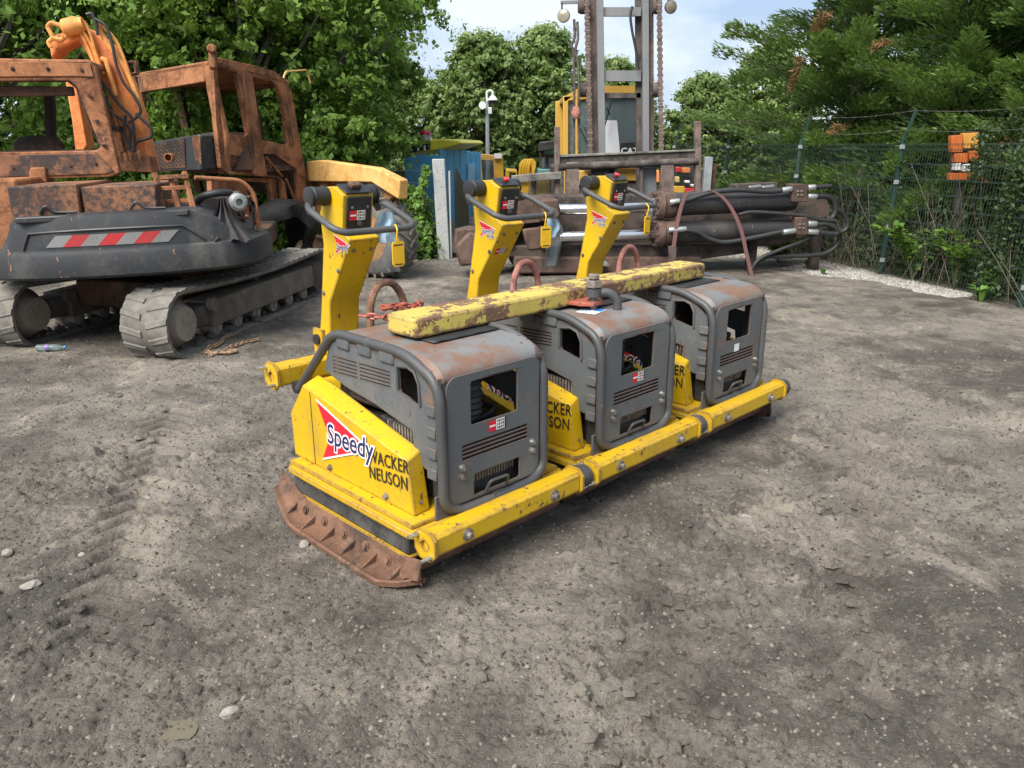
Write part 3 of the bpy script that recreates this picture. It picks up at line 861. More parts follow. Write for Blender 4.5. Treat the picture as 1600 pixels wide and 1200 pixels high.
def panel_m(x, z): 
    y = 1.001 + (1.655 - z) * .027 / .167
    return frame_m((x, y - .0015, z), (1, 0, 0), (0, -.16, .987))
for T in U:
    picto(T, panel_m(.268, 1.535), .95)
# drawbar logo and the wedge-face sticker
for k, T in enumerate(U):
    m4 = frame_m((.2335, 1.19 if k else 1.12, 1.36), (0, -1, 0), (0, 0, 1))
    arrow(T, m4, .32); wordmark(T, frame_m((.2335, 1.17 if k else 1.10, 1.385), (0, -1, 0), (0, 0, 1)), .30)
    if k: 
        wordmark(T, frame_m((.2335, 1.12, 1.355), (0, -1, 0), (0, 0, 1)), .26, 'Hire')
wn_ = Vector((0, -.357, -.23)).normalized(); wu = Vector((0, -.23, .357)).normalized()
picto(U[1], frame_m(Vector((.27, 1.10, 1.25)) + wn_ * .0015, (1, 0, 0), wu), .9)
# emergency stop buttons
for k, T in enumerate(U):
    cxp = Vector((.33, 1.05, 1.70))
    ax = Vector((0, -.43, .9)).normalized()
    if k == 0:
        MB().obox(cxp + ax * .012, (.03, 0, 0), Vector((0, .9, .43)) * .022, ax * .012).build('stop_switch', M['plate'], T, .004)
    else:
        MB().rev(cxp, ax, [(0, .014), (.008, .014), (.009, .02), (.016, .021), (.02, .017)], 16).build('stop_switch', M['red'], T)

# white and blue label on the middle hood top
lab = frame_m((.15, .17, 1.0225), (.97, .22, 0), (-.22, .97, .0))
def flatq(T, M4, x0, x1, y0, y1, mat, dz, nm):
    MB().prism([M4 @ Vector((x, y, dz)) for x, y in ((x0, y0), (x1, y0), (x1, y1), (x0, y1))], M4.to_3x3() @ Vector((0, 0, .0006))).build(nm, mat, T, smooth=0)
flatq(U[1], lab, 0, .15, .0, .12, M['swhite'], 0, 'sticker')
flatq(U[1], lab, .075, .148, .004, .05, M['sblue'], .0008, 'sticker_print')
for i in range(3):
    flatq(U[1], lab, .02, .12, .065 + i * .018, .072 + i * .018, M['sblue'], .0008, 'sticker_print')

# rusty lifting loops bolted behind each hood
for k, T in enumerate(U):
    b = MB(); b.tube(bend([(.36, 1.02, .86), (.37, 1.02, 1.10), (.43, 1.02, 1.19), (.52, 1.02, 1.19), (.59, 1.02, 1.10), (.62, 1.02, .86)], .09, 5), .021, 12)
    b.build('lifting_loop', M['rustloop'] if k == 0 else M['redloop'], T)
    MB().box(.30, .68, .96, 1.08, .82, .88).build('loop_bracket', M['grey_rust'], T, .006)

# ------------------------------------------------------------------ lifting beam across the hoods
beam = thing('lifting_beam', 'chipped pale yellow steel lifting beam lying across the three hoods', 'beam', ul(.16, .355, 1.036), YAW + rad(.7))
pl = rrect(0, 0, 2.56, .235, .03, 3)
MB().prism([(x, y, 0) for x, y in pl], (0, 0, .095)).build('beam_body', M['yellow_pale'], beam, .014, 3)
lug = MB().prism([(1.09, .0, .012), (1.10, -.08, .012), (1.15, -.14, .012), (1.24, -.14, .012), (1.29, -.08, .012), (1.30, .0, .012)], (0, 0, .022)).build('beam_lug', M['redchain'], beam, .004)
sh = thing('bow_shackle', 'grey galvanised bow shackle with large hex bolt in the beam lug', 'shackle', beam.location + UCX * 1.195 + UCY * -.085, YAW); sh.scale = (1.3, 1.3, 1.3)
MB().cyl((0, 0, -.05), (0, 0, .11), .017, None, 12).build('shackle_pin', M['steel_dull'], sh)
b = MB(); b.rev((0, 0, .085), (0, 0, 1), [(0, .036), (.032, .036)], 6).rev((0, 0, .122), (0, 0, 1), [(0, .026), (.02, .026)], 6)
b.build('shackle_nut', M['steel_dull'], sh, .003)
b = MB()
b.tube(bend([(0, 0, .062), (.05, -.05, .064), (.075, -.075, .03), (.075, -.075, -.05), (.045, -.045, -.085), (0, 0, -.055)], .05, 5), .019, 12)
b.rev((0, 0, .046), (0, 0, 1), [(0, .036), (.034, .036)], 14).rev((0, 0, -.07), (0, 0, 1), [(0, .034), (.03, .034)], 14)
b.build('shackle_bow', M['tube'], sh)
for k, lb in enumerate(('black rubber mat under the beam on the nearest hood', 'black rubber mat under the beam on the middle hood', 'dark rubber mat under the beam on the farthest hood')):
    p = ul(PITCHX * k + (.2 if k < 2 else .1), .27, 1.0225)
    o = thing('rubber_mat', lb, 'mat', p, YAW, 'rubber mats under the beam')
    n = 10; vs_ = []
    for j in range(6):
        for i in range(n):
            x, y = i / (n - 1) * .42, j / 5 * .36
            vs_.append((x, y, .003 + .004 * math.sin(i * 1.3 + k) ** 2 * (1 if j in (0, 5) or i in (0, n - 1) else .2)))
    fs_ = [(j * n + i, j * n + i + 1, (j + 1) * n + i + 1, (j + 1) * n + i) for j in range(5) for i in range(n - 1)]
    m = o_ = MB().add(vs_, fs_).build('mat_sheet', M['rubber'], o)
    sm = m.modifiers.new('s', 'SOLIDIFY'); sm.thickness = .005; sm.offset = 1
# red chain sling heaped at the loop of the nearest plate
ch = thing('chain_sling', 'faded red chain heaped beside the rusty loop on the nearest hood', 'chain', ul(.36, .80, 1.02), YAW)
rc = random.Random(3)
pth = curve_pts([(-.10, .12, .03), (-.02, .03, .025), (.07, .05, .03), (.13, -.02, .06), (.20, .03, .07), (.24, .10, .045), (.14, .13, .04), (.03, .12, .06), (.0, .05, .07), (.1, .0, .09)], 3)
for i in range(len(pth) - 1):
    c_, d = pth[i], (pth[i + 1] - pth[i]).normalized()
    s_ = d.cross(Vector((0, 0, 1))).normalized(); u = s_.cross(d)
    if i % 2: s_, u = u, s_
    lk = [c_ + d * (.024 * math.cos(a) * (1.25)) + s_ * (.014 * math.sin(a)) for a in [2 * PI * j / 10 for j in range(10)]]
    MB().tube(lk, .0062, 6, closed=True).build('chain_link', M['redchain'], ch)
# ------------------------------------------------------------------ tags and plastic sleeves on the handles
M['plastic'] = glassmat('clear_plastic_sleeve', (.9, .93, .95), .28, .3)
M['paper'] = plain('blue_white_document', (.35, .5, .62), .6, var=.35, scale=9)
def inspection_tag(k, x, dz, ang, label):
    t = thing('inspection_tag', label, 'tag', ul(PITCHX * k + x, .825, 1.475 + dz), YAW + ang, 'yellow tags hung on the handles')
    b = MB(); b.prism([(x_, 0, z_) for x_, z_ in ((-.042, -.055), (-.035, -.045), (.035, -.045), (.042, -.055), (.042, -.16), (.03, -.175), (-.03, -.175), (-.042, -.16))], (0, .006, 0))
    b.build('tag_body', M['tagyellow'], t, .002)
    MB().tube(bend([(-.012, .003, -.045), (-.012, -.012, .02), (.0, .02, .045), (.012, .045, .02), (.012, .01, -.045)], .02, 4), .004, 6).build('tag_strap', M['tagyellow'], t)
    for zz, w in ((-.062, .03), (-.162, .026)):
        MB().box(-w, w, -.0008, .0, zz - .004, zz + .003).build('tag_print', M['sblack'], t, smooth=0)
inspection_tag(0, .43, 0, .1, 'yellow plastic tag hung on the handle of the nearest plate')
inspection_tag(1, .46, 0, -.1, 'yellow plastic tag hung on the handle of the middle plate')
inspection_tag(2, .42, 0, .15, 'yellow plastic tag hung on the handle of the farthest plate')
def sleeve(loc, rz, w, h, label, seed, paper=.5):
    t = thing('plastic_sleeve', label, 'plastic sleeve', loc, rz, 'plastic sleeves hung on the handles')
    n, m = 8, 12; rs = random.Random(seed); ph = rs.random() * 6
    def sheet(w_, z0, z1, off, nm, mat):
        vs_ = []
        for j in range(m):
            tt = j / (m - 1); z = z0 + (z1 - z0) * tt
            wid = w_ * (.25 + .75 * min(1, (-z) / (h * .3)))
            for i in range(n):
                u = i / (n - 1) - .5
                vs_.append((u * wid + .01 * math.sin(5 * tt + ph), off + .014 * math.sin(u * 9 + tt * 4 + ph), z))
        MB().add(vs_, [(j * n + i, j * n + i + 1, (j + 1) * n + i + 1, (j + 1) * n + i) for j in range(m - 1) for i in range(n - 1)]).build(nm, mat, t)
    sheet(w, 0, -h, 0, 'sleeve_film', M['plastic'])
    sheet(w * .8, -h * .1, -h * paper, .006, 'document', M['paper'])
sleeve(ul(.50, 1.03, 1.60), YAW - .5, .15, .36, 'clear plastic sleeve with blue paper behind the nearest handle', 1, .55)
sleeve(ul(PITCHX + .57, .87, 1.50), YAW - .2, .13, .33, 'clear plastic sleeve hanging low from the middle handle', 2, .45)
sleeve(ul(2 * PITCHX + .57, .90, 1.545), YAW - .2, .07, .15, 'small crumpled plastic scrap on the farthest handle', 3, .6)
# ------------------------------------------------------------------ burnt excavator
M['burnt'] = rusty('burnt_cab_steel', (.105, .04, .02), (.33, .14, .062), (.045, .03, .024), .45)
M['burnt_dark'] = rusty('sooty_burnt_steel', (.045, .028, .021), (.105, .052, .03), (.018, .016, .015), .6)
M['burnt_soot'] = rusty('half_burnt_panels', (.16, .075, .045), (.26, .12, .06), (.028, .03, .033), .62, scale=2.2)
M['cw'] = painted('scorched_black_counterweight', (.026, .028, .031), chip=.615, chipcol=(.28, .13, .07), dirt=.85, dirtcol=(.10, .094, .082), rough=.5, scale=4.5, soft=.06)
M['orange'] = rusty('scorched_orange_boom', (.52, .15, .045), (.66, .235, .07), (.20, .11, .06), .25, scale=2.2, paint=(.55, .30, .12), pthr=.60, rough=.6)
M['orange_pipe'] = rusty('scorched_orange_pipes', (.52, .18, .04), (.66, .30, .08), (.24, .12, .05), .3, scale=5, rough=.6)
M['track'] = plain('dusty_rubber_track', (.145, .133, .115), .9, var=.45, scale=7, bump=.4)
M['track_in'] = plain('muddy_track_parts', (.075, .066, .057), .9, var=.45, scale=9, bump=.5)
M['trackframe'] = plain('dusty_track_frame', (.135, .112, .09), .9, var=.4, scale=6, bump=.4)
M['mudcake'] = plain('dried_mud', (.26, .22, .175), .95, var=.25, scale=18, bump=.6, bd=.01)
M['cloth'] = plain('sooty_cloth', (.035, .031, .033), .95, var=.4)
M['alu'] = plain('cast_aluminium', (.33, .34, .33), .5, .6, var=.4, scale=25)
M['hosek'] = plain('black_hose', (.022, .022, .023), .55, var=.3)
M['faded_red'] = painted('scuffed_red_reflector', (.42, .028, .03), chip=.58, chipcol=(.12, .06, .05), dirt=.5, dirtcol=(.1, .07, .06), scale=9)
M['faded_white'] = painted('scuffed_silver_reflector', (.20, .20, .195), chip=.59, chipcol=(.1, .08, .07), dirt=.6, dirtcol=(.12, .11, .1), scale=9)
EX = Vector((-3.75, 8.7, 0))
ex = wthing('excavator', 'burnt-out rust brown excavator with orange boom and black counterweight', 'excavator', EX)
tdir = Vector((.19, .982, 0)).normalized(); tsid = Vector((tdir.y, -tdir.x, 0))
def make_track(P0, right):
    """P0: ground point under the near idler on the belt's centre line"""
    L_, H_, w = 2.98, .60, .235
    def pt(a, z, s): return P0 + tdir * a + tsid * s + Vector((0, 0, z))
    r = H_ / 2; path = []
    for i in range(13):
        an = rad(-90 - 180 * i / 12); path.append((-.02 + r * math.cos(an), r + r * math.sin(an)))
    for i in range(1, 14):
        a = L_ * i / 14; sag = -.055 * math.sin(PI * i / 14) + .0 ; path.append((a, H_ + sag))
    for i in range(13):
        an = rad(90 - 180 * i / 12); path.append((L_ + r * math.cos(an), r + r * math.sin(an)))
    for i in range(1, 14):
        path.append((L_ * (1 - i / 14), 0))
    n = len(path); nrm = []
    for i in range(n):
        a, b = path[i - 1], path[(i + 1) % n]; d = Vector((b[0] - a[0], b[1] - a[1])).normalized(); nrm.append((-d.y, d.x))
    b = MB(); vs_ = []
    for (a, z), (na, nz) in zip(path, nrm):
        for s, o in ((-w, 0), (-w, .03), (-.06, .034), (0, .022), (.06, .034), (w, .03), (w, 0), (w - .05, -.028), (-w + .05, -.028)):
            vs_.append(pt(a + na * o, z + nz * o + .0, s))
    k = 9
    b.add(vs_, [(i * k + j, i * k + (j + 1) % k, ((i + 1) % n) * k + (j + 1) % k, ((i + 1) % n) * k + j) for i in range(n) for j in range(k)])
    belt = b.build('rubber_track', M['track'], ex, smooth=45)
    b = MB()                                              # chevron lugs moulded on the belt
    dist = [0]
    for i in range(n):
        p, q = path[i], path[(i + 1) % n]; dist.append(dist[-1] + math.hypot(q[0] - p[0], q[1] - p[1]))
    def onpath(d):
        d %= dist[-1]
        for i in range(n):
            if d <= dist[i + 1]:
                t = (d - dist[i]) / max(1e-6, dist[i + 1] - dist[i]); p, q = path[i], path[(i + 1) % n]
                na = Vector(nrm[i]) * (1 - t) + Vector(nrm[(i + 1) % n]) * t
                return p[0] + (q[0] - p[0]) * t, p[1] + (q[1] - p[1]) * t, na.normalized()
        return path[0][0], path[0][1], Vector(nrm[0])
    m = int(dist[-1] / .145)
    for i in range(m):
        for sg in (-1, 1):
            base = i * dist[-1] / m + (.07 if sg > 0 else 0)
            ring = []
            for s, o in ((.03, 0), (w, .045)):
                for da in (-.034, .034):
                    for hgt in (.026, .043):
                        a, z, na = onpath(base + da * (1 if hgt < .03 else .6) + o)
                        ring.append(pt(a + na[0] * hgt, z + na[1] * hgt, sg * s))
            b.add(ring, [(0, 1, 3, 2), (4, 6, 7, 5), (0, 2, 6, 4), (1, 5, 7, 3), (0, 4, 5, 1), (2, 3, 7, 6)])
    b.build('track_lugs', M['track'], belt)
    # frame, wheels
    o = w - .03
    def yzp(poly, s0, s1, nm, mat, bev=.01):
        return MB().prism([pt(a, z, s0) for a, z in poly], tsid * (s1 - s0)).build(nm, mat, ex, bev)
    fr_ = yzp([(.46, .17), (.46, .43), (2.78, .45), (2.78, .19)], -.12, o, 'track_frame', M['trackframe'])
    MB().prism([pt(.2, .20, -.1), pt(.24, .40, -.1), pt(.58, .41, -.1), pt(.58, .19, -.1)], tsid * (o + .06)).build('idler_yoke', M['track_in'], fr_, .02)
    MB().rev(pt(.46, .40, o - .03), tsid, [(0, .07), (.06, .07)], 14).build('idler_boss', M['trackframe'], fr_)
    MB().rev(pt(.0, .30, -.10), tsid, [(0, .24), (.05, .26), (.15, .26), (o + .08, .17), (o + .1, .165)], 26).build('idler_wheel', M['mudcake'], ex)
    MB().rev(pt(2.96, .30, -.12), tsid, [(0, .25), (.1, .25), (.2, .20), (o + .1, .19)], 22).build('drive_sprocket', M['track_in'], ex)
    for i in range(6):
        MB().rev(pt(.62 + i * .4, .13, -.12), tsid, [(0, .085), (.1, .09), (.13, .06), (.2, .06), (.22, .085), (.26, .085), (.27, .04), (.28, .04)], 14).build('track_roller', M['mudcake'], ex)
    MB().rev(pt(1.55, .50, -.05), tsid, [(0, .05), (.15, .05)], 12).build('carrier_roller', M['track_in'], ex)
    r2 = random.Random(5)
    b = MB()
    for i in range(70):                                   # mud lodged inside the belt
        a = .1 + r2.random() * 2.8; s = -.15 + r2.random() * .3; q = .025 + r2.random() * .045
        c_ = pt(a, .035, s); b.rev(c_, (0, 0, 1), [(0, q), (q * .5, q * .8), (q * .9, q * .3)], 6)
    b.build('lodged_mud', M['track_in'], belt, kind='stuff')
RT = Vector((-3.07, 7.01, 0)) - tsid * .235 + tdir * .12
make_track(RT, True)
make_track(RT - tsid * 1.72 + tdir * .12, False)
mid = RT - tsid * .86 + tdir * 1.5
MB().obox(mid + Vector((0, 0, .42)), tdir * .85, tsid * .62, (0, 0, .14)).obox(mid + Vector((0, 0, .6)), tdir * .5, tsid * .5, (0, 0, .1)).build('undercarriage', M['burnt_dark'], ex, .02)
PSI = rad(11)
hx, hy = Vector((math.cos(PSI), math.sin(PSI), 0)), Vector((-math.sin(PSI), math.cos(PSI), 0))
def hl(x, y, z): return EX + hx * x + hy * y + Vector((0, 0, z + .035 * x))
CWP = [(-1.5, -1.05), (-1.38, -1.38), (-1.1, -1.6), (-.7, -1.72), (-.2, -1.76), (.3, -1.74), (.7, -1.64), (.92, -1.5), (1.07, -1.25), (1.11, -.85)]
CWQ = curve_pts([(x, y, 0) for x, y in CWP], 5)
def cw_xy(u):
    """point on the counterweight's outline at lateral position u"""
    for a, b_ in zip(CWQ, CWQ[1:]):
        if a.x <= u <= b_.x:
            t = (u - a.x) / max(1e-6, b_.x - a.x); p = a + (b_ - a) * t; d = (b_ - a).normalized()
            return p, Vector((d.y, -d.x, 0))
    return (CWQ[0], Vector((-1, 0, 0))) if u < 0 else (CWQ[-1], Vector((1, 0, 0)))
def cw_s(u, z, off):
    p, n = cw_xy(u); q = p + n * off
    return hl(q.x, q.y, z)
b = MB()                                                   # lofted shell: lower band proud, upper part stepped in
lev = [(.77, -.05), (.80, -.005), (.84, .0), (.98, .0), (1.02, -.012), (1.035, -.045), (1.20, -.05), (1.33, -.075), (1.35, -.12)]
us = [CWQ[0].x + (CWQ[-1].x - CWQ[0].x) * i / 44 for i in range(45)]
vs_ = []
for z, o in lev:
    for u in us:
        zz = z
        if z > 1.03: # shoulders slope down at both ends
            if u > .55: zz = max(1.035 + (z - 1.035) * .02, z - (u - .55) * .62)
            if u < -1.02: zz = max(1.035 + (z - 1.035) * .02, z - (-1.02 - u) * 1.6)
        vs_.append(cw_s(u, zz, o))
nn = len(us)
fs_ = [(j * nn + i, j * nn + i + 1, (j + 1) * nn + i + 1, (j + 1) * nn + i) for j in range(len(lev) - 1) for i in range(nn - 1)]
o_ = len(vs_)
vs_ += [hl(u, -.75, lev[0][0]) for u in us] + [Vector((p.x, p.y, q.z)) for p, q in zip([hl(u, -.75, 1.34) for u in us], vs_[(len(lev) - 1) * nn:len(lev) * nn])]
fs_ += [(i + 1, i, o_ + i, o_ + i + 1) for i in range(nn - 1)]
fs_ += [((len(lev) - 1) * nn + i, (len(lev) - 1) * nn + i + 1, o_ + nn + i + 1, o_ + nn + i) for i in range(nn - 1)]
fs_ += [tuple([j * nn + nn - 1 for j in range(len(lev))] + [o_ + 2 * nn - 1, o_ + nn - 1]), tuple([j * nn for j in range(len(lev))] + [o_ + nn, o_])]
cwo = b.add(vs_, fs_).build('counterweight', M['cw'], ex, smooth=38)
def cw_patch(u0, u1, z0, z1, sk, off, nm, mat, th=.006):
    m = 5; f_ = []; vs2 = []
    for i in range(m + 1):
        t = i / m; ua = u0 + (u1 - u0) * t
        vs2 += [cw_s(ua, z0, off), cw_s(ua + sk, z1, off), cw_s(ua + sk, z1, off + th), cw_s(ua, z0, off + th)]
    for i in range(m): f_ += [(4 * i + j, 4 * i + (j + 1) % 4, 4 * i + 4 + (j + 1) % 4, 4 * i + 4 + j) for j in range(4)]
    MB().add(vs2, f_ + [(0, 1, 2, 3), tuple(4 * m + j for j in range(4))]).build(nm, mat, cwo, smooth=0)
for i in range(8):                                         # red and silver hazard stripes in the recess
    u0 = -.74 + i * .15
    if i < 7: cw_patch(u0, u0 + .152, 1.065, 1.165, .10, -.046, 'hazard_stripe', M['faded_red'] if i % 2 else M['faded_white'])
rim = [cw_s(u, z, -.04) for u, z in [(-.95, 1.05), (-.88, 1.19), (-.4, 1.205), (.1, 1.205), (.45, 1.20), (.62, 1.06)]]
MB().tube(rim, .012, 6).build('recess_rim', M['cw'], cwo)
# engine covers and dark decks above
def hbox(x0, x1, y0, y1, z0, z1, nm, mat, bev=.02, par=None):
    return MB().add([hl(x, y, z) for z in (z0, z1) for y in (y0, y1) for x in (x0, x1)], [(0, 2, 3, 1), (4, 5, 7, 6), (0, 1, 5, 4), (1, 3, 7, 5), (3, 2, 6, 7), (2, 0, 4, 6)]).build(nm, mat, par or ex, bev)
hbox(-1.3, 1.0, -1.2, 1.0, .76, .98, 'house_floor', M['burnt_dark'])
hbox(-.98, -.42, -1.62, -.55, 1.30, 1.60, 'engine_cover', M['burnt_soot'], .012)
hbox(-.40, .22, -1.58, -.55, 1.30, 1.57, 'engine_cover', M['burnt_soot'], .012)
hbox(-1.42, -1.0, -1.35, -.4, 1.0, 1.66, 'side_panel', M['burnt'], .03)
hbox(-.95, .5, -1.66, -1.5, 1.28, 1.34, 'deck_lip', M['cw'], .015)
for x in (-.75, .0):
    MB().tube(curve_pts([hl(x, -1.63, 1.36), hl(x + .06, -1.64, 1.42), hl(x + .13, -1.63, 1.37), hl(x + .3, -1.62, 1.36)], 5), .012, 6).build('loose_wire', M['hosek'], ex)
# wrecked engine bay on the right shoulder
hbox(.42, .80, -1.05, -.3, 1.0, 1.42, 'engine_block', M['engine'], .03)
for x, zt in ((.24, 1.66), (.37, 1.63), (.50, 1.66)):
    MB().bar(hl(x, -1.42, 1.30), hl(x - .07, -1.30, zt), .04, .05).build('bay_post', M['burnt'], ex, .005)
for z in (1.40, 1.52, 1.62):
    MB().bar(hl(.22, -1.36, z), hl(.48, -1.35, z), .04, .04).build('bay_rail', M['burnt'], ex, .005)
MB().tube(bend([hl(.5, -1.2, 1.60), hl(.9, -1.0, 1.55), hl(1.0, -.95, 1.42), hl(1.02, -.95, 1.05)], .08), .022, 8).build('bay_pipe', M['burnt'], ex)
MB().rev(hl(.86, -1.18, 1.36), hl(.3, -1, 0) - hl(0, 0, 0), [(0, .05), (.03, .085), (.09, .085), (.1, .06), (.14, .06), (.142, .035), (.08, .03)], 18).build('turbocharger', M['alu'], ex)
MB().tube(curve_pts([hl(.42, -1.1, 1.30), hl(.55, -1.2, 1.42), hl(.70, -1.2, 1.45), hl(.8, -1.1, 1.44)], 6), .035, 10).build('intake_hose', M['hosek'], ex)
r3 = random.Random(8); b = MB()
for i in range(26):
    p = hl(.35 + r3.random() * .7, -1.1 + r3.random() * .5, 1.02); q = hl(.35 + r3.random() * .7, -1.15 + r3.random() * .5, 1.1 + r3.random() * .3)
    b.tube(curve_pts([p, (p + q) / 2 + Vector((r3.random() - .5, r3.random() - .5, r3.random())) * .15, q], 4), .008 + .008 * r3.random(), 6)
b.build('burnt_wiring', M['burnt_dark'], ex, kind='stuff')
# cloth draped over the shoulder
vs_ = []; nu, nv = 14, 10
for j in range(nv):
    for i in range(nu):
        t = j / (nv - 1); a = i / (nu - 1) - .5
        x = .74 + a * (.06 + .55 * t ** 1.3); z = 1.40 - .36 * t ** .8 - .05 * abs(a) * t + .025 * math.sin(a * 26 + 2 * t) * t; y = -1.28 - .30 * t + .05 * math.sin(a * 20)
        vs_.append(hl(x, y, z))
MB().add(vs_, [(j * nu + i, j * nu + i + 1, (j + 1) * nu + i + 1, (j + 1) * nu + i) for j in range(nv - 1) for i in range(nu - 1)]).build('draped_cloth', M['cloth'], ex)
# cab frame seen from behind
CP = VPlane((-6.0, 7.55), (-4.0, 7.95))
def ppl(pts, pl, off, nm, mat, par, bev=.012, holes=()):
    loops = [list(pts)] + [list(h) for h in holes]
    b = MB(); b.plate(pts, holes, lambda x, y: pl(x, y), pl.n * off)
    return b.build(nm, mat, par, bev)
cab = ppl([(-150, 88), (50, 92), (140, 93), (150, 104), (188, 270), (175, 276), (-150, 286)], CP, .07, 'cab_frame', M['burnt'], ex,
          holes=[[(-140, 128), (108, 126), (120, 136), (157, 230), (150, 235), (-140, 241)]])
ppl([(-140, 132), (114, 135), (117, 150), (-140, 153)], VPlane((-6.0, 7.66), (-4.0, 8.06)), .03, 'window_rail', M['burnt_dark'], ex)
CPo = VPlane(CP.p - CP.n * .014, CP.p - CP.n * .014 + CP.d)
ppl([(-140, 246), (152, 240), (178, 268), (165, 271), (-140, 281)], CPo, .02, 'lower_panel', M['burnt_soot'], cab, .004)
ppl([(-145, 95), (60, 97), (140, 99), (146, 120), (116, 119), (-145, 121)], CPo, .02, 'top_panel', M['burnt'], cab, .004)
ppl([(-142, 126), (109, 124), (122, 134), (160, 231), (151, 237), (-142, 243)], VPlane(CP.p + CP.n * .03, CP.p + CP.n * .03 + CP.d), .02, 'window_seal', M['burnt_dark'], cab, 0, holes=[[(-139, 130), (106, 128), (118, 138), (154, 229), (148, 233), (-139, 239)]])
for x_, y_ in ((20, 108), (75, 108), (128, 110), (140, 150), (152, 190), (163, 228), (20, 262), (60, 262), (110, 259), (150, 256)):
    MB().hexbolt(CPo(x_, y_), -CP.n, .013, .01).build('bolt', M['burnt_dark'], cab)
a_, b__ = CP(-150, 92), CP(140, 94)
bk = CP.n * 1.35
MB().prism([a_, b__, b__ + bk, a_ + bk], (0, 0, -.06)).build('cab_roof', M['burnt'], ex, .02)
for px_, py0, py1 in ((148, 100, 272),):
    p, q = CP(px_, py0) + bk, CP(px_ + 30, py1) + bk
    MB().bar(p, q, .1, .08, (1, 0, 0)).build('cab_pillar', M['burnt_dark'], ex, .01)
p, q = CP(-5, 120) + bk, CP(2, 250) + bk
MB().bar(p, q, .1, .08, (1, 0, 0)).build('cab_pillar', M['burnt_dark'], ex, .01)
ss = [CP(152, 130), CP(187, 268), CP(187, 268) + bk, CP(152, 130) + bk]
MB().bar(CP(168, 200) + CP.n * .1, CP(168, 200) + bk, .04, .05).build('cab_side_rail', M['burnt_dark'], ex)
#MB().prism([CP(178, 230) + CP.n * .08, CP(187, 270) + CP.n * .08, CP(187, 270) + bk, CP(178, 230) + bk], hx * .03).build('cab_side_panel', M['burnt_dark'], ex)
SP = VPlane((-6.0, 8.15), (-4.0, 8.55))
ppl([(18, 245), (20, 222), (30, 214), (48, 211), (75, 212), (90, 217), (97, 228), (99, 245)], SP, .09, 'seat_back', M['burnt_dark'], ex, .02)
ppl([(45, 268), (48, 262), (70, 261), (73, 285), (46, 285)], VPlane((-6, 7.5), (-4, 7.9)), .05, 'cab_bracket', M['burnt'], ex)
# boom rising behind the cab and turning away
BP = VPlane((-6.0, 8.2), (-3.0, 8.6))
ppl([(196, 262), (182, 190), (164, 140), (140, 92), (122, 62), (93, 76), (80, 92), (76, 70), (86, 54), (118, 44), (134, 43), (150, 52), (170, 68), (188, 98), (204, 134), (219, 180), (232, 240), (240, 268)], BP, .28, 'boom', M['orange'], ex, .02)
ppl([(196, 268), (160, 190), (150, 150), (158, 148), (184, 200), (205, 268)], VPlane((-6.0, 8.12), (-3.0, 8.52)), .06, 'boom_guard', M['burnt'], ex)
ppl([(196, 95), (212, 94), (214, 116), (200, 118)], VPlane((-6.0, 8.15), (-3.0, 8.55)), .1, 'boom_bracket', M['burnt'], ex, holes=[[(200, 99), (208, 98), (210, 112), (203, 114)]])
ppl([(101, 125), (118, 128), (136, 228), (132, 236), (117, 236), (112, 190)], VPlane((-6.0, 10.3), (-3.0, 10.6)), .25, 'dipper_arm', M['orange'], ex, .02)
PB = VPlane((-6.0, 8.14), (-3.0, 8.54))
pipes = [([(99, 58), (123, 46), (130, 50), (146, 78), (157, 116)], 2), ([(97, 61), (122, 50), (127, 54), (141, 82), (152, 116)], 2), ([(131, 33), (142, 55), (150, 84), (162, 116)], 2),
         ([(158, 92), (166, 96), (172, 118), (178, 138), (181, 150)], 3), ([(150, 32), (163, 60), (182, 88), (198, 112), (214, 150), (222, 180)], 3), ([(160, 40), (180, 62), (193, 90), (205, 125)], 2)]
for pts, w in pipes:
    MB().tube([PB(x, y) for x, y in bend_px(pts)] if False else curve_pts([PB(x, y) for x, y in pts], 4), w * .0085, 8).build('hydraulic_pipe', M['orange_pipe'], ex)
hoses = [[(138, 24), (146, 23), (152, 36), (156, 56)], [(150, 30), (168, 42), (178, 70), (184, 100), (196, 130), (212, 150), (222, 172), (215, 184), (204, 192)], [(142, 103), (165, 132), (190, 165), (208, 184), (212, 210), (213, 238)],
         [(168, 150), (176, 175), (196, 190), (206, 204), (205, 230)], [(199, 180), (196, 205), (205, 235), (208, 262)], [(215, 178), (238, 200), (238, 214), (220, 220), (212, 228), (210, 245)], [(158, 120), (163, 160), (180, 178), (190, 215), (200, 262)]]
for pts in hoses:
    MB().tube(curve_pts([PB(x, y) - PB.n * .05 for x, y in pts], 6), .016, 8).build('hydraulic_hose', M['hosek'] if pts[0][0] != 158 else M['burnt'], ex)
MB().rev(PB(98, 44), PB(126, 38) - PB(98, 44), [(0, .06), (.02, .08), (.14, .085), (.17, .065), (.21, .065)], 18).build('boom_pin_boss', M['orange_pipe'], ex)
for pts in ([(74, 42), (80, 36), (94, 40)], [(74, 42), (82, 58), (76, 66), (80, 74)], [(80, 58), (96, 62), (100, 55)]):
    MB().tube(curve_pts([PB(x, y) for x, y in pts], 5), .022, 8).build('linkage', M['orange_pipe'], ex)
for i, x in enumerate((192, 200, 207, 214, 221)):
    MB().tube([PB(x, 236 + 3 * (i % 2)) - PB.n * .08, PB(x + 3, 262) - PB.n * .06], .022, 8).build('hose_coupling', M['burnt'], ex)
ppl([(186, 240), (232, 244), (240, 270), (188, 268)], VPlane((-6, 8.05), (-3, 8.45)), .25, 'boom_foot', M['burnt'], ex)
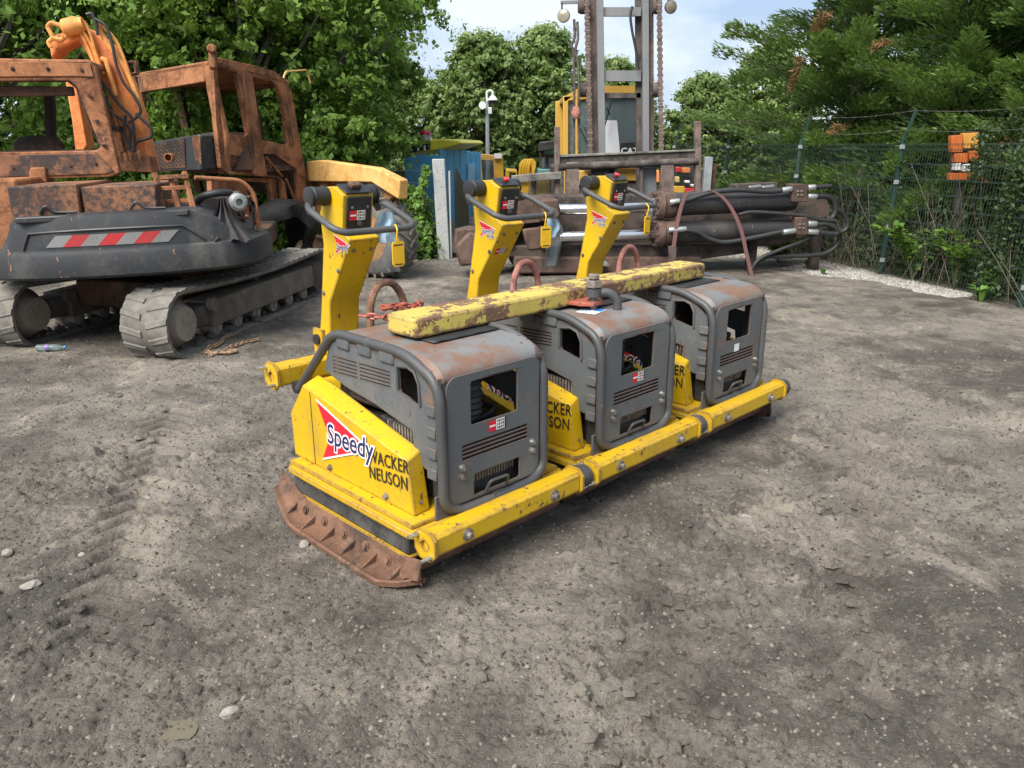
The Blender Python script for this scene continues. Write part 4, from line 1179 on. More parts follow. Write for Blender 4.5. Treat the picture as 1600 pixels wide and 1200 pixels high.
# drink bottle on the mud by the track
bo = thing('plastic_bottle', 'crushed clear plastic bottle lying on the mud by the excavator track', 'bottle', (0, 0, 0))
p = gnd(58, 551); bo.location = (p.x, p.y, gz(p.x, p.y) + .035); bo.rotation_euler = (0, 0, rad(8))
MB().rev((0, 0, 0), (1, 0, 0), [(0, .022), (.01, .034), (.08, .032), (.1, .028), (.12, .034), (.19, .033), (.22, .022), (.235, .012), (.25, .012)], 14).build('bottle_body', glassmat('bottle_plastic', (.85, .92, .9), .4, .15), bo)
MB().rev((.25, 0, 0), (1, 0, 0), [(0, .015), (.02, .015)], 12).build('bottle_cap', M['sblue'], bo)
MB().rev((.085, 0, 0), (1, 0, 0), [(0, .0335), (.03, .0335)], 14).build('bottle_label', plain('purple_label', (.2, .12, .3), .5), bo)
# rusty chain lying beside the track
gc = thing('rusty_chain', 'rusty chain with a hook lying on the mud by the near track', 'chain', gnd(335, 552))
WROOT.add(gc.name)
cp = curve_pts([gnd(x, y) for x, y in ((365, 527), (352, 532), (345, 540), (335, 546), (322, 553), (330, 558), (345, 556), (360, 549), (385, 540), (410, 535))], 6)
cp = [Vector((p.x, p.y, gz(p.x, p.y) + .018)) for p in cp]
M['chainrust'] = rusty('rusty_chain_steel', (.16, .10, .06), (.32, .22, .14), (.08, .06, .05), .3, scale=20)
for i in range(len(cp) - 1):
    d = (cp[i + 1] - cp[i]).normalized(); s_ = d.cross(Vector((0, 0, 1))).normalized(); u = s_.cross(d)
    if i % 2: s_ = u
    MB().tube([cp[i] + d * .034 * math.cos(a) + s_ * .018 * math.sin(a) for a in [2 * PI * j / 8 for j in range(8)]], .008, 6, closed=True).build('chain_link', M['chainrust'], gc)
hk = gnd(345, 556); hk.z = gz(hk.x, hk.y) + .02
MB().tube(curve_pts([hk, hk + Vector((.08, .0, 0)), hk + Vector((.13, .05, 0)), hk + Vector((.09, .10, 0)), hk + Vector((.04, .08, 0))], 5), [.016] * 15 + [.014, .012, .01, .008, .006, .004], 8).build('hook', M['chainrust'], gc)

# ------------------------------------------------------------------ burnt dump truck
M['tipper'] = rusty('weathered_yellow_tipper', (.50, .27, .075), (.62, .38, .13), (.30, .15, .05), .25, rough=.6, scale=3)
M['tipper_dark'] = rusty('darker_tipper_side', (.22, .11, .05), (.42, .22, .08), (.07, .05, .04), .45, scale=4)  # browner and darker than the rail colour
M['char'] = plain('charred_tyre', (.008, .0076, .0072), .7, var=.6, spec=.25, scale=12, bump=.9, bd=.02)
M['tyre'] = plain('dusty_tyre', (.13, .115, .098), .9, var=.3, scale=10, bump=.4)
M['tread'] = plain('worn_tyre_groove', (.045, .04, .036), .9, var=.3)
K, Lc, Rc = at(335, 92, 10.9), at(211, 114, 11.9), at(452, 125, 12.5)
tk = wthing('dump_truck', 'burnt-out rusty dump truck cab with yellow tipper body behind the excavator', 'dump truck', Vector((-3.3, 11.9, 0)))
PA, PBk = VPlane(K, Lc), VPlane(K, Rc)
ppl([(208, 116), (316, 97), (322, 127), (211, 146)], PA, .10, 'roof_beam', M['burnt'], tk, .03)
ppl([(211, 140), (220, 140), (224, 235), (213, 236)], PA, .08, 'front_pillar', M['burnt'], tk, .02)
ppl([(317, 100), (330, 94), (336, 140), (352, 212), (352, 272), (340, 272), (334, 200), (322, 140)], PA, .08, 'corner_pillar', M['burnt'], tk, .02)
side = ppl([(333, 96), (342, 90), (365, 95), (400, 103), (430, 112), (446, 124), (456, 142), (464, 190), (478, 270), (480, 322), (444, 326), (440, 282), (430, 277), (356, 272), (346, 262), (338, 190)], PBk, .07, 'cab_side', M['burnt'], tk, .015,
           holes=[[(336, 104), (344, 100), (362, 105), (370, 114), (374, 132), (388, 208), (383, 213), (352, 206), (343, 192), (337, 140)],
                  [(395, 119), (418, 123), (434, 134), (441, 152), (451, 224), (449, 227), (409, 218)], [(412, 240), (428, 241), (464, 264), (467, 318), (450, 320), (446, 285), (434, 275), (418, 274)]])
for pts in ([(380, 107), (387, 110), (401, 272), (395, 272)], [(441, 140), (447, 142), (460, 228), (455, 228)]):
    ppl(pts, VPlane((K - PBk.n * .03), (Rc - PBk.n * .03)), .03, 'door_post', M['burnt'], side, .006)
for i in range(5):
    ppl([(362, 242 + i * 4.2), (375, 244 + i * 4.2), (375, 246 + i * 4.2), (362, 244 + i * 4.2)], VPlane((K - PBk.n * .02), (Rc - PBk.n * .02)), .02, 'vent_louvre', M['burnt_dark'], side, 0)
for a, b_ in (((415, 246), (440, 276)), ((422, 262), (418, 250)), ((446, 280), (462, 318))):
    MB().bar(PBk(*a) - PBk.n * .01, PBk(*b_) - PBk.n * .01, .03, .03).build('door_brace', M['burnt'], side)
Mc = Lc + Rc - K
MB().prism([K + Vector((0, 0, .0)), Lc, Mc, Rc], (0, 0, -.09)).build('cab_roof', M['burnt'], tk, .03)
for c_ in (Mc, (Lc + Mc) / 2, (Rc + Mc) / 2):
    MB().bar(Vector((c_.x, c_.y, c_.z - .02)), Vector((c_.x + .15, c_.y, 1.2)), .12, .12, (1, 0, 0)).build('cab_pillar', M['burnt_dark'], tk, .01)
MB().prism([Vector((c_.x, c_.y, 1.55)) for c_ in (K + PBk.n * .1, Lc, Mc, Rc)], (0, 0, .08)).build('cab_floor', M['burnt_dark'], tk)
zb = 1.2
MB().prism([Vector((c_.x, c_.y, zb)) for c_ in (Rc + PBk.n * .08, Mc)] + [Vector((c_.x, c_.y, 1.95)) for c_ in (Mc, Rc + PBk.n * .08)], PBk.d * -.05).build('cab_back_panel', M['burnt_dark'], tk)
# guard grid behind the cab windows
gp = VPlane(Rc + (Mc - Rc) * .9, K + (Mc - Rc) * .9)
for x in (412, 428, 440): MB().bar(gp(x, 135), gp(x + 12, 226), .025, .025, (1, 0, 0)).build('guard_bar', M['dark'], tk)
for y in (150, 182, 208): MB().bar(gp(352, y + 6), gp(448, y), .025, .025).build('guard_bar', M['dark'], tk)
MB().bar(K + Vector((-.02, -.02, -.12)), K + Vector((.0, -.02, .10)), .08, .10, (1, 0, 0)).build('work_lamp_bracket', M['burnt'], tk, .02)
MB().rev(K + Vector((.0, -.06, .11)), (.3, -1, 0), [(0, .05), (.05, .06), (.1, .04)], 12).build('work_lamp', M['burnt'], tk)
MB().tube(bend([PBk(443, 122), PBk(446, 112), PBk(480, 109), PBk(485, 130)], .06), .014, 6).build('mirror_arm', M['tipper'], tk)
# bonnet
PHd = VPlane(PA.p + Vector((0, -.35, 0)) + PA.d * 0, PA.p + Vector((0, -.35, 0)) + PA.d)
bn = ppl([(235, 222), (312, 209), (316, 266), (238, 268)], PHd, .33, 'bonnet', M['cw'], tk, .03)
PH2 = VPlane(PHd.p - PHd.n * .012, PHd.p - PHd.n * .012 + PHd.d)
gr = ppl([(238, 226), (288, 217), (290, 262), (240, 264)], PH2, .01, 'bonnet_grille', M['burnt_dark'], bn, 0)
for i in range(12):
    for j in range(8):
        x, y = 240.5 + j * 6.0 + (i % 2) * 3, 228.5 - j * .95 + i * 3.1
        ppl([(x, y), (x + 1.8, y + 1.3), (x + 3.6, y), (x + 1.8, y - 1.3)], VPlane(PHd.p - PHd.n * .016, PHd.p - PHd.n * .016 + PHd.d), .004, 'grille_hole', M['sblack'], gr, 0)
ppl([(300, 214), (312, 212), (315, 258), (303, 246)], PH2, .01, 'bonnet_panel', M['burnt'], bn, .003)
ppl([(314, 208), (334, 206), (352, 268), (320, 270)], PA, .5, 'firewall', M['burnt_dark'], tk, .02)
MB().rev(at(267, 246, 10.7), (.1, -1, .0), [(0, .055), (.12, .055), (.121, .045), (.02, .045)], 18).build('exhaust_stub', M['burnt'], tk)
# lower bay and fender under the cab
PL = VPlane(K - PBk.n * .05, Rc - PBk.n * .05)
ppl([(330, 278), (440, 278), (444, 332), (385, 345), (332, 345)], VPlane(K + PBk.n * .1, Rc + PBk.n * .1), .08, 'bay_frame', M['burnt'], tk, .01, holes=[[(385, 283), (421, 286), (427, 328), (390, 334)]])
MB().prism([PBk(380, 280) + PBk.n * .6, PBk(430, 284) + PBk.n * .6, PBk(432, 336) + PBk.n * .6, PBk(384, 340) + PBk.n * .6], PBk.n * .05).build('bay_back', M['dark'], tk)
b = MB(); r4 = random.Random(2)
for i in range(14):
    p, q = PBk(388 + r4.random() * 36, 286 + r4.random() * 40) + PBk.n * .35, PBk(388 + r4.random() * 36, 286 + r4.random() * 40) + PBk.n * .3
    b.tube(curve_pts([p, (p + q) / 2 + Vector((.1 * r4.random(), 0, -.1 * r4.random())), q], 4), .012, 6)
b.build('bay_wiring', M['steel_dull'], tk, kind='stuff')
ppl([(386, 340), (392, 336), (488, 334), (492, 344), (412, 347), (394, 354), (384, 352)], VPlane(K - PBk.n * .25, Rc - PBk.n * .25), .8, 'fender', M['burnt'], tk, .01)
ppl([(340, 345), (385, 345), (400, 352), (402, 412), (340, 418)], VPlane(K + PBk.n * .2, Rc + PBk.n * .2), .1, 'chassis_side', M['burnt_dark'], tk)
ppl([(380, 350), (560, 345), (580, 420), (380, 420)], VPlane(K + PBk.n * 1.3 + Vector((0, .6, 0)), Rc + PBk.n * 1.3 + Vector((0, .6, 0))), .1, 'chassis_back', M['burnt_dark'], tk)
wc = at(437, 372, 11.2)
b = MB(); r5 = random.Random(6); ring = []
wax = Vector((.75, -.66, 0)).normalized()
prof = [(-.26, .34), (-.25, .52), (-.12, .60), (.12, .60), (.25, .52), (.26, .34)]
uu = wax.cross(Vector((0, 0, 1))).normalized()
n = 26; vs_ = []
for i in range(n):
    a = 2 * PI * i / n; k = 1 + .10 * math.sin(3 * a + 1) + .07 * (r5.random() - .5); d = uu * math.cos(a) + Vector((0, 0, 1)) * math.sin(a)
    for o, r_ in prof: vs_.append(wc + wax * (o * (1 + .25 * math.sin(5 * a))) + d * (r_ * k * .92))
b.add(vs_, [(i * 6 + j, i * 6 + (j + 1) % 6, ((i + 1) % n) * 6 + (j + 1) % 6, ((i + 1) % n) * 6 + j) for i in range(n) for j in range(6)])
b.build('burnt_tyre', M['char'], tk, smooth=60)
rc_ = at(490, 402, 11.5)
MB().rev(rc_ - wax * .05, wax, [(0, .30), (.03, .34), (.1, .34), (.11, .30), (.02, .27), (.0, .10)], 24).build('wheel_rim', M['chainrust'], tk)
b = MB(); r6 = random.Random(9)
for i in range(16):
    q = .03 + r6.random() * .06; c_ = rc_ + wax * .02 + uu * (r6.random() - .5) * .4 + Vector((0, 0, -.05 - r6.random() * .2)); b.rev(c_, (0, 0, 1), [(0, q), (q * .6, q * .9), (q, q * .3)], 7)
b.build('ash_lumps', M['mudcake'], tk, kind='stuff')
# tipper body
TB = VPlane(at(623, 285, 11.15), at(478, 270, 12.9))
ppl([(478, 252), (501, 250), (586, 262), (624, 281), (623, 312), (611, 305), (580, 285), (478, 284)], TB, .16, 'body_rail', M['tipper'], tk, .02)
TB2 = VPlane(TB.p + TB.n * .14, TB.p + TB.n * .14 + TB.d)
ppl([(478, 280), (582, 282), (616, 304), (596, 322), (575, 330), (478, 335)], TB2, .1, 'body_side', M['tipper_dark'], tk, .01)
for x in (500, 540, 572): ppl([(x, 284), (x + 8, 284), (x + 8, 320), (x, 320)], VPlane(TB.p + TB.n * .06, TB.p + TB.n * .06 + TB.d), .08, 'body_rib', M['tipper_dark'], tk, .01)
text('side_lettering', 'PRO TIP', M['faded_white'], None, frame_m(VPlane(TB.p + TB.n * .135, TB.p + TB.n * .135 + TB.d)(578, 305), TB.d if TB.d.x > 0 else -TB.d, (0, 0, 1)), .17, .002, .002, sx=.62).parent = tk
bpy.data.objects['side_lettering'].matrix_parent_inverse = Matrix.Translation(-tk.location)
bb = [TB(478, 262), TB(600, 276)]
bdir = Vector((TB.n.x * .3, 1, 0)).normalized()
MB().prism([bb[0] + TB.n * .25 + Vector((0, 0, -.12)), bb[1] + TB.n * .25 + Vector((0, 0, -.12)), bb[1] + TB.n * .25 + bdir * .9 + Vector((-.7, 0, -.12)), bb[0] + TB.n * .25 + bdir * .9 + Vector((-.7, 0, -.12))], (0, 0, -.3)).build('body_floor', M['tipper_dark'], tk)
# rear wheel with chevron tread, seen three-quarter from behind
wc = Vector((-1.98, 11.75, .60)); ax_ = Vector((.58, .81, 0)).normalized()
wh = MB().rev(wc - ax_ * .24, ax_, [(0, .36), (.01, .50), (.07, .57), (.16, .595), (.32, .595), (.41, .57), (.47, .50), (.48, .36)], 40).build('tyre', M['tyre'], tk)
fw = ax_.cross(Vector((0, 0, 1))).normalized()
for i in range(22):
    for sg in (-1, 1):
        a0 = 2 * PI * (i + (.5 if sg > 0 else 0)) / 22; vs_ = []
        for o, da in ((.01, .0), (.225, .26)):
            for w_ in (-.045, .045):
                for r_ in (.57 if o < .1 else .53, .632 if o < .1 else .60):
                    a = a0 + da + w_; d = fw * math.cos(a) + Vector((0, 0, 1)) * math.sin(a); vs_.append(wc + ax_ * sg * o + d * r_)
        MB().add(vs_, [(0, 1, 3, 2), (4, 6, 7, 5), (0, 2, 6, 4), (1, 5, 7, 3), (0, 4, 5, 1), (2, 3, 7, 6)]).build('tread_lug', M['tyre'], wh, .006)
MB().rev(wc - ax_ * .26, ax_, [(0, .1), (.02, .34), (.06, .36)], 24).build('wheel_rim', M['tipper_dark'], tk)
# ------------------------------------------------------------------ big forklift truck
M['liftyellow'] = painted('faded_yellow_truck_paint', (.55, .31, .045), chip=.63, dirt=.5, dirtcol=(.3, .2, .1), edge=.0, rough=.5)
M['mastgrey'] = painted('grey_mast_steel', (.17, .175, .18), chip=.64, chipcol=(.2, .11, .07), dirt=.5, dirtcol=(.28, .27, .25), rough=.55, scale=5)
M['mastbrown'] = rusty('brown_mast_rail', (.10, .07, .06), (.18, .135, .115), (.06, .05, .045), .4, scale=6)
M['carriage'] = rusty('greasy_carriage_steel', (.055, .047, .042), (.11, .09, .08), (.03, .027, .025), .5, scale=6)
M['railtop'] = rusty('pale_rail', (.13, .12, .10), (.22, .21, .18), (.07, .065, .06), .4, scale=8)  # mottled tone, paler than the carriage steel
M['glass'] = glassmat('cab_glass', (.62, .72, .70), .28, .05)
M['whitesheet'] = plain('white_sheet', (.62, .64, .66), .6, var=.08)
fk = wthing('forklift', 'yellow forklift truck with tall grey mast standing behind the shear', 'forklift', Vector((1.75, 14.2, 0)))
FP = VPlane((0, 14.0), (3, 14.0))
def strip(x0, x1, y0, y1, Y, th, nm, mat, par, bev=.006, x0b=None, x1b=None):
    x0b = x0 if x0b is None else x0b; x1b = x1 if x1b is None else x1b
    pl = VPlane((0, Y), (1, Y))
    return ppl([(x0, y0), (x1, y0), (x1b, y1), (x0b, y1)], pl, th, nm, mat, par, bev)
strip(918, 930, -150, 300, 14.15, .16, 'outer_mast_rail', M['mastbrown'], fk, x0b=925, x1b=936)
strip(929.5, 941, -150, 300, 14.05, .16, 'inner_mast_rail', M['mastgrey'], fk, x0b=936, x1b=947)
strip(1003.5, 1013.5, -150, 300, 14.05, .16, 'inner_mast_rail', M['mastgrey'], fk, x0b=1005, x1b=1015)
strip(1013.5, 1021, -150, 300, 14.15, .16, 'outer_mast_rail', M['mastbrown'], fk, x0b=1015, x1b=1022)
strip(992, 1003, -150, 300, 14.2, .1, 'lift_cylinder', M['carriage'], fk, x0b=995, x1b=1005)
for y0, y1, Y, mt in ((11, 25, 14.1, 'mastgrey'), (110, 127, 14.1, 'mastgrey'), (145, 153, 14.2, 'carriage')):
    strip(938, 1002, y0, y1, Y, .08, 'mast_crossbar', M[mt], fk)
MB().tube(curve_pts([at(988, 10, 14.0), at(985, 25, 14.0), at(988, 50, 14.0), at(993, 75, 14.0), at(997, 105, 14.0)], 5), .022, 8).build('mast_hose', M['hosek'], fk)
for x0, x1 in ((914, 923), (1029, 1034)):                       # lift chains: every link pair its own plate
    n = 74
    for i in range(n):
        y = -120 + i * 5.0
        if y > 262: break
        xm = x0 + (x1 - x0) * (y + 120) / 380
        w = 4.2 if i % 2 else 3.0
        strip(xm - w, xm + w, y, y + 4.4, 13.95, .05, 'chain_plate', M['chainrust'] if False else M['mastbrown'], fk, 0)
for pts in ([(897, 30), (898, 58), (893, 72), (897, 95), (897, 240)], [(902, 34), (903, 60), (899, 80), (904, 110), (904, 235)]):
    MB().tube(curve_pts([at(x, y, 13.9) for x, y in pts], 4), .022, 8).build('hydraulic_line', M['carriage'], fk)
MB().rev(at(900, 186, 13.85), (0, 0, 1), [(0, .06), (.1, .09), (.2, .05)], 10).build('valve_block', M['redloop'], fk)
for px_, py_, ax_, arm in ((881, 25, (-.3, -1, .1), [(878, 4), (878, 14)]), (1048, 11, (.35, -1, -.1), [(1041, -6), (1046, 3)])):
    lm = MB().rev(at(px_, py_, 14.0) - Vector(ax_).normalized() * .1, ax_, [(0, .03), (.03, .08), (.09, .105), (.12, .105)], 18).build('work_lamp', M['carriage'], fk)
    MB().rev(at(px_, py_, 14.0) + Vector(ax_).normalized() * .02, ax_, [(0, .098), (.008, .08)], 18).build('lamp_lens', plain('dusty_lamp_glass', (.22, .19, .14), .2, var=.3), lm)
    MB().tube([at(x, y, 14.05) for x, y in arm], .018, 6).build('lamp_stem', M['carriage'], fk)
MB().bar(at(876, 4, 14.1), at(912, 3, 14.1), .05, .05).build('lamp_arm', M['mastgrey'], fk)
for x in (908, 1024):
    for y in (10, 140):
        MB().rev(at(x, y, 14.1), (1, 0, 0), [(-.05, .1), (.0, .12), (.08, .12), (.1, .08)], 14).build('mast_roller', M['carriage'], fk)
# carriage and load backrest
CY = 13.5
PC_ = VPlane((.79, 13.45), (3.1, 13.62))
ppl([(869, 242), (1092, 233), (1092, 236), (869, 246)], PC_, .12, 'backrest_ledge', M['railtop'], fk, .006)
ppl([(869, 246), (1092, 236), (1092, 246), (869, 256)], VPlane((.79, 13.48), (3.1, 13.65)), .08, 'backrest_top', M['carriage'], fk, .006)
for x0, x1, yt, yb in ((867, 875, 198, 310), (1087, 1096, 189, 300)):
    ppl([(x0, yt), (x1, yt), (x1, yb), (x0, yb)], VPlane((.79, 13.42), (3.1, 13.59)), .12, 'backrest_upright', M['mastbrown'], fk, .01)
for x0, x1 in ((960, 965), (1000, 1005)):
    ppl([(x0, 248), (x1, 248), (x1, 320), (x0, 320)], VPlane((.79, 13.47), (3.1, 13.64)), .06, 'backrest_bar', M['carriage'], fk, .006)
MB().tube([PC_(872, 261), PC_(1090, 252)], .065, 14).build('carriage_shaft', M['carriage'], fk)
for x0, x1 in ((885, 905), (1033, 1053)):
    f_ = ppl([(x0, 254), (x1, 253), (x1, 340), (x0, 340)], VPlane((.79, 13.40), (3.1, 13.57)), .14, 'fork_shank', M['mastbrown'], fk, .012)
ppl([(925, 262), (960, 261), (960, 330), (925, 330)], VPlane((.79, 13.6), (3.1, 13.77)), .2, 'carriage_plate', M['carriage'], fk, .01)
ppl([(1005, 262), (1026, 261), (1026, 330), (1005, 330)], VPlane((.79, 13.6), (3.1, 13.77)), .2, 'carriage_plate', M['mastgrey'], fk, .01)
MB().bar(at(800, 280, 13.2), at(876, 274, 13.4), .1, .12).build('side_arm', M['railtop'], fk, .01)
# cab and body
YC = 15.2
for (x0, x1, a, b_) in ((880, 888, 150, 330), (899, 904, 142, 330), (1000, 1007, 140, 330)):
    strip(x0, x1, a, b_, YC, .12, 'cab_post', M['liftyellow'], fk, .012)
strip(868, 880, 158, 330, YC + 1.2, .1, 'cab_post', M['liftyellow'], fk, .012)
ppl([(880, 152), (905, 137), (905, 143), (882, 160)], VPlane((0, YC), (1, YC)), .3, 'roof_edge', M['liftyellow'], fk, .012)
strip(905, 1007, 134, 150, YC - .02, .14, 'roof_front', M['liftyellow'], fk, .012)
MB().prism([at(880, 150, YC), at(1007, 138, YC), at(1007, 138, YC) + Vector((0, 1.8, 0)), at(880, 150, YC) + Vector((0, 1.8, 0))], (0, 0, -.1)).build('cab_roof', M['liftyellow'], fk, .02)
strip(905, 1000, 152, 245, YC + .05, .012, 'windscreen', M['glass'], fk, 0)
strip(888, 899, 160, 240, YC + .06, .012, 'side_glass', M['glass'], fk, 0)
ppl([(943, 188), (964, 188), (969, 240), (944, 240)], VPlane((0, YC + .03), (1, YC + .03)), .006, 'sheet', M['whitesheet'], fk, 0)
strip(970, 1000, 222, 246, YC - .02, .12, 'dash_panel', M['sblack'], fk, .01)
tx = text('maker_lettering', 'CAT', M['swhite'], None, frame_m(at(970, 240, YC - .035), (1, 0, 0), (0, 0, 1)), .15, .003, .004, sx=1.1); tx.parent = fk; tx.matrix_parent_inverse = Matrix.Translation(-fk.location)
MB().tube([at(977, 215, YC + .3) + Vector((.19 * math.cos(a), .05 * math.sin(a), .19 * math.sin(a))) for a in [2 * PI * i / 20 for i in range(20)]], .018, 6, closed=True).build('steering_wheel', M['sblack'], fk)
strip(955, 995, 150, 235, YC + 1.1, .12, 'seat', M['sblack'], fk, .05)
strip(910, 998, 256, 262, YC - .2, .1, 'dash_rail', M['liftyellow'], fk, .01)
MB().prism([at(870, 262, YC), at(1010, 256, YC), at(1010, 340, YC), at(870, 340, YC)], (0, 3.0, 0)).build('chassis', M['carriage'], fk, .03)
strip(962, 996, 262, 283, YC - .06, .05, 'tilt_cover', M['liftyellow'], fk, .02)
strip(900, 920, 266, 290, YC - .06, .05, 'tilt_cover', M['liftyellow'], fk, .02)
for a, b_ in (((906, 200), (925, 240)), ((912, 198), (930, 228)), ((948, 168), (953, 180)), ((955, 160), (944, 200))):
    MB().bar(at(*a, YC - .1), at(*b_, YC - .1), .025, .025).build('grab_rail', M['sblack'], fk)
for x in (895, 1000):
    MB().rev(at(x, 350, 14.9) + Vector((-.2, 0, -.25)), (1, 0, 0), [(0, .4), (.03, .58), (.1, .63), (.35, .63), (.42, .58), (.45, .4)], 28).build('front_wheel', M['rubber_grey'], fk)

# ------------------------------------------------------------------ hydraulic shear lying on the ground
M['shear'] = rusty('greasy_dark_shear_body', (.04, .033, .029), (.085, .063, .052), (.02, .018, .017), .5, scale=4)
M['jaw'] = rusty('brown_jaw_steel', (.06, .038, .03), (.115, .072, .055), (.035, .026, .022), .4, scale=5)
M['chrome'] = plain('polished_rod', (.72, .72, .72), .16, 1.0, var=.06, bump=.02)
M['barrel'] = painted('black_cylinder_barrel', (.028, .027, .028), chip=.69, chipcol=(.22, .12, .08), dirt=.6, dirtcol=(.07, .06, .052), rough=.38, scale=5)
M['fitting'] = plain('zinc_hose_fitting', (.42, .43, .42), .4, .7, var=.2)
M['strap'] = plain('pink_ratchet_strap', (.16, .075, .068), .8, var=.2)
hs_ = wthing('hydraulic_shear', 'dark rusty hydraulic shear with two chrome rods and long black cylinders', 'shear', Vector((2.6, 12.0, 0)))
SPn = lambda off: VPlane((-.7, 11.75 + off), (5.0, 12.35 + off))
S0 = SPn(0)
def zA(a, b_): return (680 + .4125 * a, 220 + .4125 * b_)
def sp(pts, off, th, nm, mat, bev=.02): return ppl([zA(*p) for p in pts], SPn(off), th, nm, mat, hs_, bev)
sp([(280, 250), (330, 215), (450, 208), (900, 205), (1300, 185), (1470, 215), (1500, 250), (1490, 330), (1300, 395), (1000, 420), (300, 420), (230, 400)], .30, .5, 'shear_body', M['shear'], .03)
sp([(235, 398), (1180, 395), (1190, 425), (1000, 450), (240, 440)], .02, .8, 'side_beam', M['shear'])
sp([(300, 440), (1010, 440), (1010, 470), (960, 500), (320, 505), (300, 480)], -.08, .9, 'lower_beam', M['jaw'], .03)
sp([(78, 345), (130, 332), (160, 335), (300, 300), (300, 400), (240, 420), (150, 470), (95, 478), (70, 400)], -.05, .5, 'lower_jaw', M['jaw'], .04)
sp([(75, 400), (130, 345), (175, 360), (180, 470), (100, 475)], -.16, .25, 'jaw_tip', M['jaw'], .04)
sp([(270, 262), (300, 225), (390, 212), (460, 222), (470, 300), (300, 318), (272, 300)], .0, .45, 'upper_jaw', M['jaw'], .03)
sp([(330, 335), (480, 318), (490, 400), (350, 415)], .0, .4, 'jaw_cheek', M['jaw'], .03)
for (y0, y1, tag_) in ((262, 240, 'u'), (361, 338, 'l')):
    pass
def scyl(a, b_, r, nm, mat, off=-.12, n=22, **k):
    p, q = SPn(off)(*zA(*a)), SPn(off)(*zA(*b_))
    return MB().rev(p, q - p, [(0, r * .9), (.01, r), ((q - p).length - .01, r), ((q - p).length, r * .9)], n).build(nm, mat, hs_)
for yl, yr, bl, br in ((261, 252, 246, 222), (365, 352, 350, 330)):
    scyl((455, yl), (850, yr), .078, 'chrome_rod', M['chrome'])
    scyl((885, bl - 2), (1360, br), .165, 'cylinder_barrel', M['barrel'])
    fl_ = scyl((832, bl), (862, bl - 1), .215, 'gland_flange', M['jaw'])
    scyl((862, bl - 1), (905, bl - 3), .195, 'gland', M['jaw'])
    p = SPn(-.12)(*zA(832, bl)); ax_ = (SPn(-.12)(*zA(862, bl - 1)) - p).normalized(); u = ax_.cross(Vector((0, 0, 1))).normalized(); w = u.cross(ax_)
    for i in range(10):
        a = 2 * PI * i / 10; MB().hexbolt(p + (u * math.cos(a) + w * math.sin(a)) * .185, -ax_, .022, .03).build('bolt', M['jaw'], fl_)
    p = SPn(-.12)(*zA(430, yl)); MB().obox(p, ax_ * .13, u * .16, w * .16).build('rod_eye', M['jaw'], hs_, .03)
    MB().rev(p - u * .2 if u.y > 0 else p + u * .2, u, [(0, .06), (.4, .06)], 16).build('rod_pin', M['shear'], hs_)
for a, b_, c, d in ((1352, 1410, 164, 232), (1366, 1410, 290, 356)):
    bl_ = sp([(a, c), (b_, c), (b_, d), (a, d)], -.36, .22, 'manifold_block', M['jaw'], .012)
    for k in ((-6, -6), (6, -6), (-6, 6), (6, 6)):
        p = SPn(-.361)(*zA((a + b_) / 2 + k[0] * 1.2, (c + d) / 2 + k[1] * 1.2)); MB().hexbolt(p, -S0.n, .014, .014).build('bolt', M['steel_dull'], bl_)
sp([(1140, 165), (1300, 158), (1300, 185), (1140, 190)], .1, .3, 'top_bracket', M['shear'])
for x in (1190, 1240): sp([(x, 172), (x + 45, 166), (x + 48, 174), (x, 180)], -.02, .06, 'bright_link', M['fitting'], .01)
# hoses
def hose(pts, r=.035, off=-.34, nm='hydraulic_hose', mat=None, offs=None):
    ps = [SPn(off if offs is None else offs[i])(*zA(*p)) for i, p in enumerate(pts)]
    MB().tube(curve_pts(ps, 7), r, 10).build(nm, mat or M['hosek'], hs_)
hose([(905, 232), (960, 222), (1050, 195), (1150, 186), (1260, 192), (1330, 184)], .04)
hose([(930, 336), (990, 345), (1040, 372), (1100, 384), (1200, 368), (1310, 345)], .036)
hose([(1150, 280), (1200, 270), (1300, 275), (1400, 285), (1460, 300), (1515, 302)], .03, -.3)
hose([(1440, 211), (1480, 210), (1510, 226), (1516, 262), (1505, 290), (1480, 298)], .045, -.25)
hose([(1440, 318), (1480, 316), (1515, 330), (1525, 350), (1500, 352), (1440, 345)], .04, -.3)
hose([(1440, 345), (1500, 352), (1550, 340), (1562, 310), (1545, 275), (1515, 255)], .035, -.26)
hose([(1530, 350), (1525, 390), (1480, 425), (1400, 435), (1300, 438), (1240, 445), (1190, 490)], .035, -.2)
hose([(1450, 350), (1380, 385), (1300, 415), (1220, 455), (1175, 540)], .03, -.26)
hose([(1420, 176), (1460, 174), (1500, 172)], .035, -.3)
for a, b_ in (((890, 233), (925, 228)), ((1312, 187), (1350, 182)), ((1412, 177), (1440, 175)), ((1412, 211), (1445, 211)), ((885, 338), (950, 334)), ((1318, 346), (1364, 340)), ((1412, 314), (1445, 314)), ((1412, 344), (1450, 346))):
    scyl(a, b_, .042, 'hose_fitting', M['fitting'], -.34, 12)
